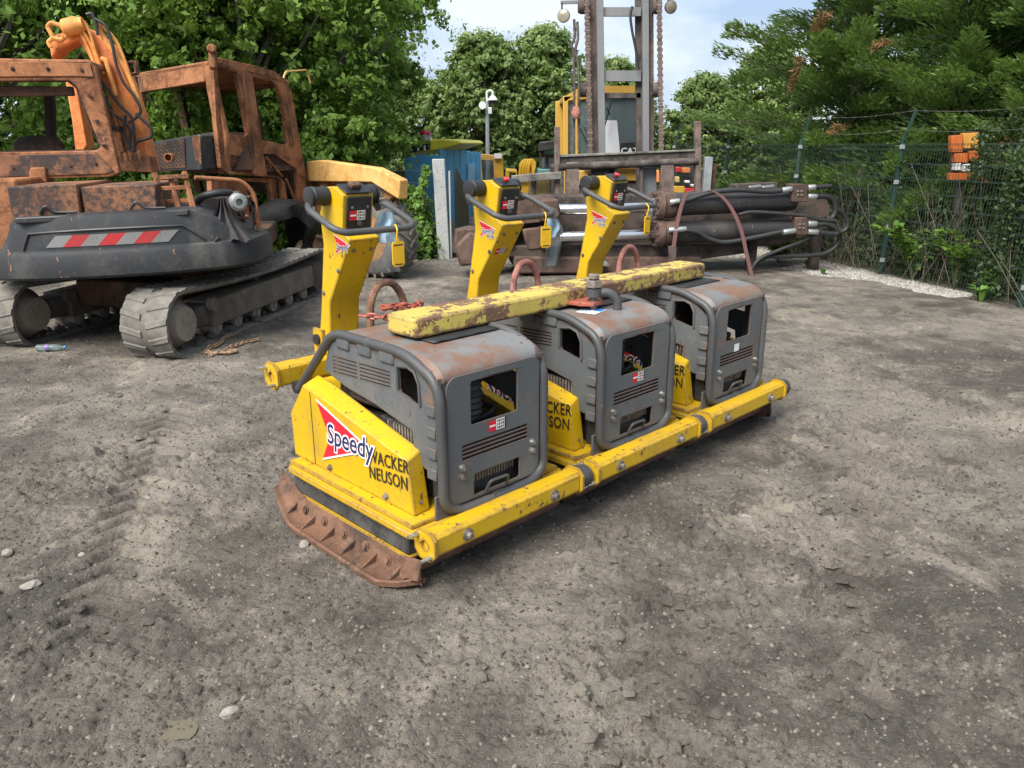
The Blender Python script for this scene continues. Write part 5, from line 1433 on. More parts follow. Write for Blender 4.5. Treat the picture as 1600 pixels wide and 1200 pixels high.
# straps over the cylinders
for pts in ([(892, 455), (905, 390), (915, 320), (935, 240), (955, 195), (985, 186)], [(985, 186), (1050, 190), (1100, 225), (1140, 290), (1165, 360), (1180, 430), (1200, 510), (1210, 525)]):
    ps = curve_pts([SPn(-.38)(*zA(*p)) for p in pts], 6); d = S0.d * .03; b = MB()
    for i in range(len(ps) - 1):
        pass
    n = len(ps); b.add([p - d for p in ps] + [p + d for p in ps] + [p + d + S0.n * .008 for p in ps] + [p - d + S0.n * .008 for p in ps], [f for i in range(n - 1) for f in ((i, i + 1, n + i + 1, n + i), (2 * n + i, 2 * n + i + 1, 3 * n + i + 1, 3 * n + i), (n + i, n + i + 1, 2 * n + i + 1, 2 * n + i), (3 * n + i, 3 * n + i + 1, i + 1, i))])
    b.build('strap', M['strap'], hs_)
sp([(885, 400), (915, 400), (912, 458), (888, 458)], -.4, .05, 'strap_ratchet', M['shear'], .006)
# supports under the raised tail
for a in (1200, 1440):
    p = SPn(.1)(*zA(a, 400)); MB().bar(Vector((p.x, p.y, 0)), p + Vector((0, 0, .25)), .14, .14, (1, 0, 0)).build('stand_leg', M['shear'], hs_, .01)
sp([(605, 462), (655, 462), (660, 475), (602, 475)], -.3, .2, 'step_bracket', M['railtop'], .006)

# ------------------------------------------------------------------ things farther back
# blue and yellow covered cab behind the concrete post
M['blue'] = painted('weathered_blue_panels', (.06, .36, .66), chip=.63, chipcol=(.07, .14, .17), dirt=.45, dirtcol=(.25, .35, .4), rough=.6, scale=3, soft=.1)
M['roofyellow'] = painted('bright_yellow_roof', (.62, .56, .05), chip=.66, dirt=.4, dirtcol=(.4, .36, .15), scale=3)
bl = wthing('blue_cab', 'weathered blue cab with bright yellow roof and red beacon behind the gate', 'vehicle cab', Vector((-1.7, 18.8, 0)))
B1, B2, B3 = at(632, 262, 18.3), at(690, 240, 18.0), at(752, 240, 20.4)
def vquad(p, q, z0, z1, th, nm, mat, par, bev=.02):
    d = Vector((q.x - p.x, q.y - p.y, 0)); n_ = Vector((-d.y, d.x, 0)).normalized()
    if n_.y < 0: n_ = -n_
    return MB().prism([(p.x, p.y, z0), (q.x, q.y, z0), (q.x, q.y, z1), (p.x, p.y, z1)], n_ * th).build(nm, mat, par, bev)
vquad(B1, B2, 0.2, 1.72, .1, 'front_panel', M['blue'], bl)
m_ = 7
for i in range(m_):                                            # corrugated side, each sheet its own panel
    p, q = B2 + (B3 - B2) * (i / m_), B2 + (B3 - B2) * ((i + .93) / m_)
    vquad(p, q, .2 + .02 * (i % 2), 1.88 - .02 * i, .06 + .05 * (i % 2), 'side_sheet', M['blue'], bl, .01)
pw, qw = B2 + (B3 - B2) * .62 + Vector((0.02, -.05, 0)), B2 + (B3 - B2) * .80 + Vector((.02, -.05, 0))
vquad(pw, qw, 1.05, 1.5, .03, 'side_hatch', plain('pale_blue_hatch', (.2, .45, .68), .5), bl, .005)
RP = VPlane((B1.x, B1.y), (B2.x, B2.y))
rf = MB().prism([RP(630, 244), RP(650, 239), RP(690, 234), RP(722, 224), RP(716, 219), RP(690, 217), RP(660, 219), RP(645, 226), RP(634, 238)], RP.n * 1.4).build('roof', M['roofyellow'], bl, .03)
ppl([(639, 239), (642, 229), (652, 226), (672, 224), (672, 233), (650, 237)], VPlane(RP.p - RP.n * .02, RP.p - RP.n * .02 + RP.d), .02, 'roof_light_bar', M['sblack'], rf, 0)
for x in (652, 662): ppl([(x, 227), (x + 2.5, 226.5), (x + 2.5, 235), (x, 235.5)], VPlane(RP.p - RP.n * .035, RP.p - RP.n * .035 + RP.d), .02, 'light_bar_divider', M['swhite'], rf, 0)
pb = RP(665, 220); MB().rev(pb, (0, 0, 1), [(0, .12), (.12, .12)], 18).build('beacon_base', M['alu'], bl)
MB().rev(pb + Vector((0, 0, .12)), (0, 0, 1), [(0, .125), (.07, .125), (.09, .11)], 18).build('beacon', plain('red_beacon', (.42, .02, .06), .35), bl)
# camera pole
M['galv'] = plain('galvanised_steel', (.36, .38, .39), .5, .4, var=.18, scale=10)
cp0 = at(762, 240, 26); cp0.z = 0
po = wthing('camera_pole', 'tall grey pole with white dome camera on a curved arm', 'camera pole', cp0)
tp = at(760.5, 190, 26); zt = at(760, 158, 26).z
MB().cyl((cp0.x, cp0.y, 0), (cp0.x, cp0.y, zt), .075, .055, 14).build('pole', M['galv'], po)
ar = [Vector((cp0.x, cp0.y, zt)), at(760.5, 148, 26), at(762, 143, 26), at(766, 141.5, 26), at(769.5, 144, 26), at(770, 149, 26)]
for p in ar: p.y = cp0.y
MB().tube(curve_pts(ar, 5), .035, 10).build('swan_neck', M['swhite'], po)
d0 = at(770, 149, 26); d0.y = cp0.y
MB().rev(d0, (0, 0, -1), [(0, .05), (.05, .1), (.13, .16), (.15, .16)], 18).build('camera_hood', M['swhite'], po)
MB().rev(d0 + Vector((0, 0, -.15)), (0, 0, -1), [(0, .14), (.06, .12), (.1, .06)], 18).build('camera_dome', M['sblack'], po)
d1 = at(755.5, 165, 26); MB().rev(Vector((d1.x, cp0.y - .1, d1.z)), (-.3, -1, 0), [(0, .02), (.05, .11), (.1, .12)], 18).build('dish', M['swhite'], po)
d2 = at(765.5, 173, 26); MB().box(d2.x - .06, d2.x + .06, cp0.y - .1, cp0.y + .1, d2.z - .1, d2.z + .1).build('junction_box', M['swhite'], po, .01)
# row of parked machines
M['mach'] = painted('machine_yellow', (.62, .36, .03), chip=.64, dirt=.45, dirtcol=(.35, .2, .06), scale=4)
M['machpale'] = painted('faded_machine_cream', (.58, .44, .17), chip=.62, dirt=.5, dirtcol=(.3, .24, .14), scale=4)
M['teal'] = painted('faded_teal_paint', (.10, .27, .23), chip=.6, dirt=.5, dirtcol=(.1, .12, .11), scale=4)
def mach(name, label, cat, px_, Y, group=None):
    p = at(px_, 260, Y); return wthing(name, label, cat, Vector((p.x, Y, 0)), group)
G_ = 'machines parked in the far yard'
m1 = mach('machine_cab', 'amber machine cab with open window behind the blue cab', 'machine cab', 768, 22, G_)
Q = lambda Y: VPlane((0, Y), (1, Y))
ppl([(749, 240), (784, 243), (786, 290), (752, 300)], Q(22), .1, 'cab_front', M['tipper'], m1, .02, holes=[[(752, 250), (771, 251), (772, 280), (754, 282)]])
ppl([(772, 244), (785, 241), (787, 285), (776, 288)], Q(21.9), 1.2, 'cab_door', M['mach'], m1, .02)
ppl([(751, 249), (772, 250), (773, 281), (753, 283)], Q(22.3), .02, 'glass', M['glass'], m1, 0)
ppl([(772, 240), (784, 240), (784, 248), (772, 248)], Q(21.8), .1, 'number_board', M['swhite'], m1)
MB().prism([at(749, 300, 22), at(790, 300, 22), at(790, 345, 22), at(749, 345, 22)], (0, 1.5, 0)).build('lower_body', M['mach'], m1, .03)
m2 = mach('parked_excavator', 'folded yellow excavator arm with pipes behind the middle handle', 'excavator', 820, 19, G_)
ppl([(812, 255), (816, 250), (828, 249), (833, 254), (832, 266), (825, 310), (818, 345), (803, 345), (806, 310)], Q(19), .4, 'arm', M['mach'], m2, .03)
for k in range(4):
    MB().tube(curve_pts([at(812 + k * 4, 285, 18.95), at(814 + k * 4, 262, 18.9), at(820 + k * 3.5, 250, 18.95), at(830 + k * 2, 256, 18.95), at(833, 272, 18.95)], 4), .03, 6).build('pipe', M['mach'], m2)
ppl([(790, 264), (808, 266), (807, 300), (790, 300)], Q(20), 1.0, 'upper_housing', M['mach'], m2, .03, holes=[[(796, 270), (806, 271), (805, 290), (797, 290)]])
MB().prism([at(790, 300, 20), at(845, 300, 20), at(845, 350, 20), at(790, 350, 20)], (0, 2, 0)).build('base', M['mach'], m2, .05)
tx = text('arm_lettering', 'HDI', M['sblack'], None, frame_m(at(810, 285, 18.96), (1, 0, 0), (0, 0, 1)), .17, .003); tx.parent = m2; tx.matrix_parent_inverse = Matrix.Translation(-m2.location)
m3 = mach('engine_housing', 'cream engine housing of a machine left of the forklift', 'machine', 850, 18, G_)
ppl([(829, 284), (842, 278), (870, 277), (870, 304), (828, 308)], Q(18), 1.4, 'housing', M['machpale'], m3, .06)
ppl([(828, 284), (838, 280), (836, 307), (828, 308)], Q(17.95), .05, 'housing_edge', M['railtop'], m3, .02)
ppl([(826, 272), (870, 268), (870, 278), (826, 282)], Q(17.6), .3, 'timber_beam', M['railtop'], m3, .02)
ppl([(826, 308), (875, 304), (875, 360), (826, 360)], Q(18.1), 1.5, 'base', M['carriage'], m3, .03)
m4 = mach('teal_machine', 'dark machine cab with teal panels left of the forklift mast', 'machine cab', 856, 24, G_)
ppl([(843, 222), (868, 219), (868, 270), (844, 270)], Q(24), .2, 'cab_frame', M['carriage'], m4, .02, holes=[[(847, 246), (853, 246), (853, 262), (847, 262)], [(857, 247), (866, 247), (866, 262), (858, 262)]])
ppl([(844, 244), (868, 244), (868, 264), (844, 264)], Q(24.3), .02, 'glass', plain('pale_glass', (.5, .58, .62), .25), m4, 0)  # opaque pale blue-grey pane
ppl([(851, 234), (867, 233), (867, 241), (851, 241)], Q(23.9), .1, 'teal_panel', M['teal'], m4)
ppl([(841, 264), (870, 264), (870, 330), (841, 330)], Q(23.8), 1.5, 'teal_body', M['teal'], m4, .03)
for i in range(4): ppl([(843 - i, 224 + i * 3), (868, 220 + i * 3), (868, 222 + i * 3), (842, 227 + i * 3)], Q(23.8 - .1 * i), .4, 'roof_slat', M['dark'], m4, 0)
m5 = mach('red_machine', 'small orange and black machines seen under the backrest on the right', 'machine', 1070, 24, G_)
ppl([(1056, 256), (1088, 256), (1088, 300), (1056, 300)], Q(24), 1.2, 'body', M['dark'], m5, .05)
for (x0, x1, y0, y1, mt) in ((1057, 1064, 261, 269, 'red'), (1067, 1079, 262, 270, 'orange'), (1056, 1062, 276, 285, 'machpale'), (1071, 1078, 282, 286, 'swhite'), (1080, 1086, 288, 292, 'swhite'), (1053, 1070, 291, 303, 'mach'), (1070, 1088, 294, 302, 'red'), (1025, 1031, 266, 285, 'orange')):
    ppl([(x0, y0), (x1, y0), (x1, y1), (x0, y1)], Q(23.7), .25, 'panel', M[mt], m5, .02)
m6 = mach('orange_machine', 'orange machinery glimpsed through the fence and conifers at right', 'machine', 1545, 10.9, G_)
r7 = random.Random(4)
om = plain('bright_orange_paint', (.50, .13, .03), .45, var=.15); oy = plain('amber_paint', (.52, .25, .05), .45, var=.15)
ppl([(1488, 216), (1592, 212), (1592, 284), (1488, 280)], Q(11.1), .08, 'frame', M['carriage'], m6, .01)  # dark backing sheet, stands for the dark gaps between the panels
for x_ in (1496, 1534, 1580): ppl([(x_, 280), (x_ + 8, 280), (x_ + 8, 420), (x_, 420)], Q(11.12), .1, 'support', M['carriage'], m6, .01)
for x0, x1, y0, y1, mt, nm in ((1487, 1504, 212, 238, om, 'engine_cover'), (1506, 1530, 208, 232, oy, 'engine_cover'), (1492, 1512, 240, 254, om, 'engine_cover'), (1515, 1531, 236, 252, om, 'engine_cover'), (1545, 1560, 214, 226, M['machpale'], 'cab_panel'), (1553, 1570, 228, 236, oy, 'cab_panel'), (1562, 1578, 216, 246, om, 'cab_panel'), (1572, 1590, 250, 264, om, 'cab_panel'),
                           (1492, 1502, 256, 266, M['swhite'], 'name_board'), (1505, 1516, 257, 268, M['swhite'], 'name_board'), (1518, 1530, 258, 268, M['snavy'], 'name_board'), (1484, 1512, 271, 281, om, 'lower_skirt'), (1514, 1538, 270, 280, om, 'lower_skirt'), (1542, 1566, 264, 274, M['faded_white'], 'lower_skirt'), (1566, 1594, 266, 276, M['sred'], 'lower_skirt'), (1540, 1590, 278, 286, om, 'lower_skirt')):
    ppl([(x0, y0), (x1, y0 - 1), (x1, y1), (x0, y1)], Q(11.0), .09, nm, mt, m6, .006)
# ------------------------------------------------------------------ fences, posts
M['green'] = painted('green_fence_paint', (.014, .045, .033), chip=.68, dirt=.3, dirtcol=(.09, .10, .085), rough=.5)
M['wire'] = plain('dark_green_wire', (.028, .05, .038), .6, var=.3)
M['wirerust'] = plain('weathered_wire', (.12, .11, .10), .7, var=.3)
def rods(segs, r):
    """many thin straight wires as triangular rods, numpy"""
    P = np.array([s[0] for s in segs]); Q_ = np.array([s[1] for s in segs])
    d = Q_ - P; d /= np.linalg.norm(d, axis=1)[:, None]
    ref = np.where(np.abs(d[:, 2:3]) > .8, np.array([[1., 0, 0]]), np.array([[0, 0, 1.]]))
    u = np.cross(d, ref); u /= np.linalg.norm(u, axis=1)[:, None]; w = np.cross(d, u)
    V = []
    for k in range(3):
        a = 2 * PI * k / 3; o = (u * math.cos(a) + w * math.sin(a)) * r
        V += [P + o, Q_ + o]
    n = len(segs); V = np.stack(V, 1).reshape(-1, 3)
    f = np.array([(0, 1, 3, 2), (2, 3, 5, 4), (4, 5, 1, 0)])
    F = (f[None] + (np.arange(n) * 6)[:, None, None]).reshape(-1, 4)
    return V, F
fdir = (Vector((5.048, 14.205, 0)) - Vector((6.281, 9.437, 0))).normalized()
FO = Vector((6.281, 9.437, 0)) - fdir * 5.2
fence = thing('mesh_fence', 'dark green welded mesh fence with barbed wire along the right side', 'fence', FO)
lean = Vector((.035, 0, 1))
span = 2.5
def fpt(s, z): return fdir * s + lean * z
posts_s = [2.8 + span * i - .12 for i in range(-1, 6)]
for i, s in enumerate(posts_s):
    MB().bar(fpt(s, -.1), fpt(s, 2.02), .06, .06, (1, 0, 0)).build('post', M['green'], fence, .005)
    MB().bar(fpt(s, 2.0), fpt(s, 2.0) + Vector((.12, -.02, .42)), .035, .035, (1, 0, 0)).build('barb_arm', M['green'], fence)
    for z in (.25, .75, 1.4, 1.9):
        MB().box(-.035, .035, -.05, -.03, -.03, .03).build('clamp', M['galv'], fence).location = fpt(s, z) + Vector((-.02, 0, 0))
for i in range(len(posts_s) - 1):
    a, b_ = posts_s[i] + .04, posts_s[i + 1] - .04; segs = []
    n = int((b_ - a) / .05)
    for k in range(n + 1):
        s = a + (b_ - a) * k / n; segs.append((tuple(fpt(s, .03)), tuple(fpt(s, 1.95))))
    for z in [.06 + .2 * k for k in range(10)] + [1.93]:
        for dz in (-.007, .007):
            segs.append((tuple(fpt(a, z + dz) + Vector((-.005, 0, 0))), tuple(fpt(b_, z + dz) + Vector((-.005, 0, 0)))))
    V, F = rods(segs, .0034)
    o = np_mesh('mesh_panel', V, F, M['wire'], fence); o['kind'] = 'stuff'
segs = []; rb = random.Random(3)
for z, o in ((2.14, .035), (2.40, .11)):
    for i in range(len(posts_s) - 1):
        p, q = fpt(posts_s[i], 2.0) + Vector((o, 0, z - 2.0)), fpt(posts_s[i + 1], 2.0) + Vector((o, 0, z - 2.0))
        mids = [p + (q - p) * t + Vector((0, 0, -.05 * math.sin(PI * t))) for t in [k / 20 for k in range(21)]]
        for a, b_ in zip(mids, mids[1:]):
            segs.append((tuple(a), tuple(b_))); c = (a + b_) / 2; d = Vector((rb.random() - .5, rb.random() - .5, rb.random() - .5)).normalized() * .022
            segs.append((tuple(c - d), tuple(c + d)))
V, F = rods(segs, .003)
np_mesh('barbed_wire', V, F, M['wirerust'], fence)['kind'] = 'stuff'
# galvanised gate post at the far end
gp0 = at(1104, 290, 14.9); gp0.z = 0
gpo = wthing('gate_post', 'galvanised grey gate post between forklift backrest and mesh fence', 'post', gp0)
MB().box(gp0.x - .07, gp0.x + .07, 14.85, 14.99, 0, 1.72).build('post_body', M['galv'], gpo, .006)
MB().box(gp0.x + .075, gp0.x + .17, 14.9, 15.0, 0, 1.6).build('timber_strut', M['burnt_dark'], gpo, .006)
# concrete post on the left with a green sheet beside it
M['concrete'] = plain('pitted_concrete', (.36, .37, .36), .9, var=.2, scale=30, bump=.5, bd=.004)
c0 = gnd(697, 404)
cpst = thing('concrete_post', 'pale grey concrete fence post beside the ivy', 'post', c0)
MB().prism([(-.13, -.09, -.1), (.08, -.09, -.1), (.08, .09, -.1), (-.13, .09, -.1)], (-.06, 0, 1.80)).build('post_shaft', M['concrete'], cpst, .015)
rr = random.Random(5); b = MB()
for i in range(26):
    x, z = -.1 + rr.random() * .14, .2 + rr.random() * 1.4; s = .004 + rr.random() * .006
    b.rev((x - .04 * z / 1.7 - .0, -.0905, z), (0, -1, 0), [(0, s), (.0006, s * .8)], 6)
b.build('pit_marks', M['dark'], cpst, kind='stuff')
MB().box(.081, .11, -.05, .09, 0, 1.5).build('post_fin', M['concrete'], cpst, .005)
gs = wthing('green_sheet_fence', 'dark green sheet metal fence running back from the concrete post', 'fence', c0)
e0, e1 = c0 + Vector((.17, .1, 0)), at(731, 300, 15.6)
for i in range(9):
    p, q = e0 + (e1 - e0) * (i / 9), e0 + (e1 - e0) * ((i + .92) / 9); p.z = q.z = 0
    MB().prism([p, q, q + Vector((0, 0, 1.60 - .06 * (i + 1))), p + Vector((0, 0, 1.60 - .06 * i))], (.02, -.03 - .03 * (i % 2), 0)).build('sheet', M['green'], gs, .004)
# wire fence left of the concrete post, under the ivy
lf = thing('wire_fence', 'dark wire fence under ivy left of the concrete post', 'fence', c0)
d_ = Vector((-.96, .27, 0)); segs = []
for k in range(70): segs.append((tuple(d_ * (.2 + k * .05)), tuple(d_ * (.2 + k * .05) + Vector((0, 0, 1.6)))))
for z in [.1 + .2 * k for k in range(8)]: segs.append((tuple(d_ * .2 + Vector((0, 0, z))), tuple(d_ * 3.7 + Vector((0, 0, z)))))
V, F = rods(segs, .004); np_mesh('mesh_panel', V, F, M['wire'], lf)['kind'] = 'stuff'
for s in (.18, 2.4): MB().bar(d_ * s, d_ * s + Vector((0, 0, 1.7)), .06, .06, (1, 0, 0)).build('post', M['green'], lf, .005)

# ------------------------------------------------------------------ foliage
def leaf_quads(C, N, size, r, aspect=.55, cup=.15):
    """diamond leaves: centres C, outward hints N"""
    n = len(C)
    nr = N + (r.random((n, 3)) - .5) * 1.6; nr[:, 2] += .35
    nr /= np.linalg.norm(nr, axis=1)[:, None] + 1e-9
    t = r.random((n, 3)) - .5; t -= nr * (t * nr).sum(1)[:, None]; t /= np.linalg.norm(t, axis=1)[:, None] + 1e-9
    w = np.cross(nr, t); s = size * (.4 + 1.2 * r.random(n) ** 1.3)[:, None]
    V = np.stack([C - t * s, C + w * s * aspect + nr * s * cup, C + t * s, C - w * s * aspect + nr * s * cup], 1).reshape(-1, 3)
    return V, np.arange(n * 4).reshape(n, 4)
def clump_leaves(clumps, per, r, size):
    Cs, Ns, T = [], [], []
    for (c, rad_, k) in clumps:
        n = int(per * k); d = r.normal(size=(n, 3)); d /= np.linalg.norm(d, axis=1)[:, None]
        q = rad_ * (r.random(n) ** .45 * np.where(r.random(n) < .16, 1.7, 1.0))[:, None] * np.array([1, 1, .8])
        # twiggy: leaves gather on a few stems within each clump
        st = r.normal(size=(9, 3)); st /= np.linalg.norm(st, axis=1)[:, None]
        near = np.argmax(d @ st.T, axis=1); d = d * .45 + st[near] * .75
        Cs.append(np.array(c) + d * q); Ns.append(d)
        T.append(np.clip(.5 + (r.random() - .5) * .5 + (r.random(n) - .5) * .5, 0, 1))
    C, N, T = np.concatenate(Cs), np.concatenate(Ns), np.concatenate(T)
    V, F = leaf_quads(C, N, size, r)
    return V, F, T
M['bark'] = plain('grey_brown_bark', (.085, .07, .055), .95, var=.4, scale=16, bump=.7, bd=.02)
M['bark_pale'] = plain('pale_birch_bark', (.14, .13, .11), .9, var=.5, scale=12, bump=.5, bd=.015)
M['leafA'] = leafmat('broad_green_leaves', (.07, .15, .026), (.19, .31, .055))
M['leafB'] = leafmat('bright_green_leaves', (.10, .20, .03), (.24, .37, .068))
M['leafD'] = leafmat('dull_far_leaves', (.10, .165, .05), (.23, .30, .095))
M['tangle'] = leafmat('shaded_tangle_leaves', (.022, .045, .016), (.07, .105, .035), .2)  # leaf tones darkened, the growth's shade put into the colour
M['leafI'] = leafmat('ivy_leaves', (.05, .12, .015), (.17, .30, .045))
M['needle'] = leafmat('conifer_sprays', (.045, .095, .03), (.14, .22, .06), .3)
M['needle_brown'] = leafmat('dead_brown_sprays', (.13, .065, .025), (.25, .14, .055), .2)
def broad_tree(seed, h, w, nclump, per, leaf, mat, bark, crown0=.22):
    r = np.random.default_rng(seed); rp = random.Random(seed)
    T = thing('broadleaf_tree', 'x', 'tree')
    clumps = []
    for i in range(nclump):
        t = r.random(); z = h * (crown0 + (1 - crown0) * t ** .85)
        env = (math.sin(PI * min(1, (.12 + .86 * t)) ** .9)) ** .75
        a = r.random() * 6.283; q = w * env * (.25 + .75 * r.random() ** .6)
        clumps.append(((q * math.cos(a), q * math.sin(a), z), (.10 + .09 * r.random()) * (h * .35 + w) * .55, .5 + r.random()))
    V, F, A = clump_leaves(clumps, per, r, leaf)
    b = MB()
    top = h * .8; pts = [(0, 0, -.2), (.05 * h * (rp.random() - .5), 0, h * .2), (.1 * h * (rp.random() - .5), .06 * h * (rp.random() - .5), h * .5), (.05 * h * (rp.random() - .5), 0, top)]
    tr = curve_pts(pts, 5); m = len(tr)
    b.tube(tr, [h * .022 * (1 - .85 * i / (m - 1)) + .012 for i in range(m)], 9)
    for c, rr_, k in clumps[:int(nclump * .22)]:
        c = Vector(c); j = min(m - 2, max(2, int((c.z / top) * .62 * m))); s = tr[j]
        md = (s + c) / 2 + Vector((0, 0, -.06 * h * rp.random())); q = curve_pts([s, md, c], 3)
        b.tube(q, [h * .006 * (1 - .8 * i / (len(q) - 1)) + .006 for i in range(len(q))], 5)
    b.build('trunk', bark, T)
    np_mesh('crown', V, F, mat, T, attr=A)
    return T
def conifer(seed, h, w, nbr, per, mat):
    """feathery cypress: drooping-tipped branches carrying flat sprays"""
    r = np.random.default_rng(seed); rp = random.Random(seed)
    T = thing('conifer_tree', 'x', 'tree')
    b = MB(); b.tube([(0, 0, -.2), (.03, 0, h * .4), (0, .04, h * .98)], [h * .02, h * .013, .01], 9)
    Vs, Ts = [], []
    for i in range(nbr):
        t = (i + r.random()) / nbr; z0 = h * (.05 + .93 * t); L = w * (1 - t) ** .62 * (.55 + .55 * r.random()) + .25
        a = r.random() * 6.283; d = np.array([math.cos(a), math.sin(a), 0.]); rise = .15 + .55 * r.random()
        s = np.linspace(0.0, 1, 10)
        P = np.array([0, 0, z0]) + d[None] * (L * s)[:, None] + np.array([0, 0, 1.])[None] * (L * (rise * s - .25 * s ** 2))[:, None]
        if i % 3 == 0: b.tube([tuple(p) for p in P[::3]], [.022, .016, .011, .006][:len(P[::3])], 5)
        n = int(per * (L / w + .2)); u = r.random(n) ** .7
        C = np.stack([np.interp(u, s, P[:, k]) for k in range(3)], 1)
        side = np.array([-d[1], d[0], 0]); lat = (r.random(n) - .5); spread = .50 * L * (1.05 - u) + .10
        off = side[None] * (lat * 2 * spread)[:, None] * .55 + np.array([0, 0, 1.])[None] * ((r.random(n) - .5) * .22)[:, None]
        C = C + off
        dirv = d[None] * (.75 + .3 * r.random(n))[:, None] + side[None] * (lat * 1.7)[:, None] + np.array([0, 0, 1.])[None] * (.42 + .5 * (r.random(n) - .35))[:, None] + (r.random((n, 3)) - .5) * .5
        dirv /= np.linalg.norm(dirv, axis=1)[:, None]
        nr = np.cross(dirv, side[None] + (r.random((n, 3)) - .5) * 1.4); nr /= np.linalg.norm(nr, axis=1)[:, None] + 1e-9
        wd = np.cross(dirv, nr); ln = (.04 + .075 * r.random(n))[:, None]
        Vs.append(np.stack([C - dirv * ln * .3, C + wd * ln * .20 + dirv * ln * .25, C + dirv * ln, C - wd * ln * .20 + dirv * ln * .15], 1).reshape(-1, 3))
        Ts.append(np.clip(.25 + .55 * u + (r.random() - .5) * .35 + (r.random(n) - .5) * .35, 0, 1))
    V = np.concatenate(Vs); A = np.concatenate(Ts)
    b.build('trunk', M['bark'], T)
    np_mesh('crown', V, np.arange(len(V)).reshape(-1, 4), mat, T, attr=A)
    return T
def place(T, x, y, rz, sc, label, group, sz=None):
    T.location = (x, y, 0); T.rotation_euler = (0, 0, rz); T.scale = (sc, sc, sz or sc); T['label'] = label; T['group'] = group
    return T
GL = 'broadleaf trees behind the wrecks'; GF = 'trees beyond the far yard'; GC = 'conifers behind the mesh fence'
t1 = broad_tree(1, 8.5, 2.5, 150, 720, .050, M['leafA'], M['bark'], .06)
t2 = broad_tree(2, 8.0, 2.3, 150, 720, .048, M['leafB'], M['bark_pale'], .05)
t3 = broad_tree(3, 6.6, 2.7, 300, 330, .085, M['leafD'], M['bark'], .03)
place(t1, -8.6, 13.6, .3, 1.15, 'dark broadleaf tree at the left edge behind the excavator cab', GL)
place(copy_tree(t1), -6.6, 16.0, 2.1, 1.2, 'tall dark broadleaf tree behind the orange boom', GL)
place(t2, -4.9, 14.2, .8, 1.0, 'bright green leafy tree behind the burnt truck cab', GL)
place(copy_tree(t2), -4.15, 15.6, 2.6, 1.08, 'leafy tree with pale trunk behind the yellow tipper body', GL)
place(copy_tree(t1), -4.7, 18.4, 4.0, 1.0, 'broadleaf tree at the right edge of the left wood', GL)
place(copy_tree(t2), -7.4, 18.5, 5.0, 1.35, 'tall bright tree rising behind the excavator cab', GL)
place(copy_tree(t1), -10.8, 17.0, 1.2, 1.3, 'broadleaf tree farthest to the left behind the excavator', GL)
place(copy_tree(t1), -6.2, 20.0, 3.1, 1.3, 'tall broadleaf tree deep in the wood behind the truck', GL)
place(t3, -1.1, 31, .5, .86, 'dense tree left of the camera pole beyond the yard', GF)
place(copy_tree(t3), 1.2, 32.5, 2.2, .92, 'dense rounded tree right of the camera pole beyond the yard', GF)
place(copy_tree(t3), 4.6, 37, 1.2, .82, 'low tree seen behind the forklift mast', GF)
place(copy_tree(t3), 8.5, 36, 4.2, .72, 'low pale tree between forklift backrest and conifers', GF)
place(copy_tree(t3), -4.8, 33, 5.2, .8, 'distant tree left of the dense pair', GF)
place(copy_tree(t3), 12.5, 40, 3.3, .95, 'distant tree behind the conifers', GF)
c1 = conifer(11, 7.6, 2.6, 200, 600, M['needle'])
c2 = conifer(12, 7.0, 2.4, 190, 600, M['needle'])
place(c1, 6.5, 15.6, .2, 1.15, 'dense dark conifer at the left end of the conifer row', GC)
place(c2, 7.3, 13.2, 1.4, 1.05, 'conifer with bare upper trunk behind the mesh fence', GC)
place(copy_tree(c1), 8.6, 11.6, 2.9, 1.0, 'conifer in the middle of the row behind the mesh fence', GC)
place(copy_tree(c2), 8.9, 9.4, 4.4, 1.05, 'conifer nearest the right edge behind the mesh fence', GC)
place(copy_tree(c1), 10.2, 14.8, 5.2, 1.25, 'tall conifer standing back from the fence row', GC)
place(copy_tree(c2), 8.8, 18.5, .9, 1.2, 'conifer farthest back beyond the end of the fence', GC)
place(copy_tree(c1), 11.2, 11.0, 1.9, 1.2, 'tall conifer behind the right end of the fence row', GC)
# dead brown sprays hanging in the conifers
def dead_spray(px_, py_, Y, ln, wd, label):
    r = np.random.default_rng(int(px_)); c = at(px_, py_, Y)
    T = thing('dead_branch', label, 'branch', c, 0, 'dead brown branches in the conifers')
    n = 130; u = r.random(n); C = np.stack([(r.random(n) - .5) * wd * (1 - .5 * u) - .12 * u, (r.random(n) - .5) * wd, -u * ln], 1)
    V, F = leaf_quads(C, np.tile([0, -.2, -1.], (n, 1)), .055, r, .2)
    np_mesh('sprays', V, F, M['needle_brown'], T, attr=r.random(n))
    MB().tube([(0, 0, 0), (-.05, 0, -ln * .5), (-.12, 0, -ln)], [.02, .012, .005], 6).build('twig', M['bark'], T)
dead_spray(1252, 88, 11.6, .45, .12, 'long dead brown branch hanging in the conifer beside the bare trunk')
dead_spray(1290, 18, 11.4, .25, .2, 'dead orange-brown tuft high in the conifers')
dead_spray(1385, 62, 10.6, .1, .18, 'short dead brown tuft right of the bare trunk')
dead_spray(1315, 195, 11.0, .1, .2, 'dead brown tuft just above the mesh fence')
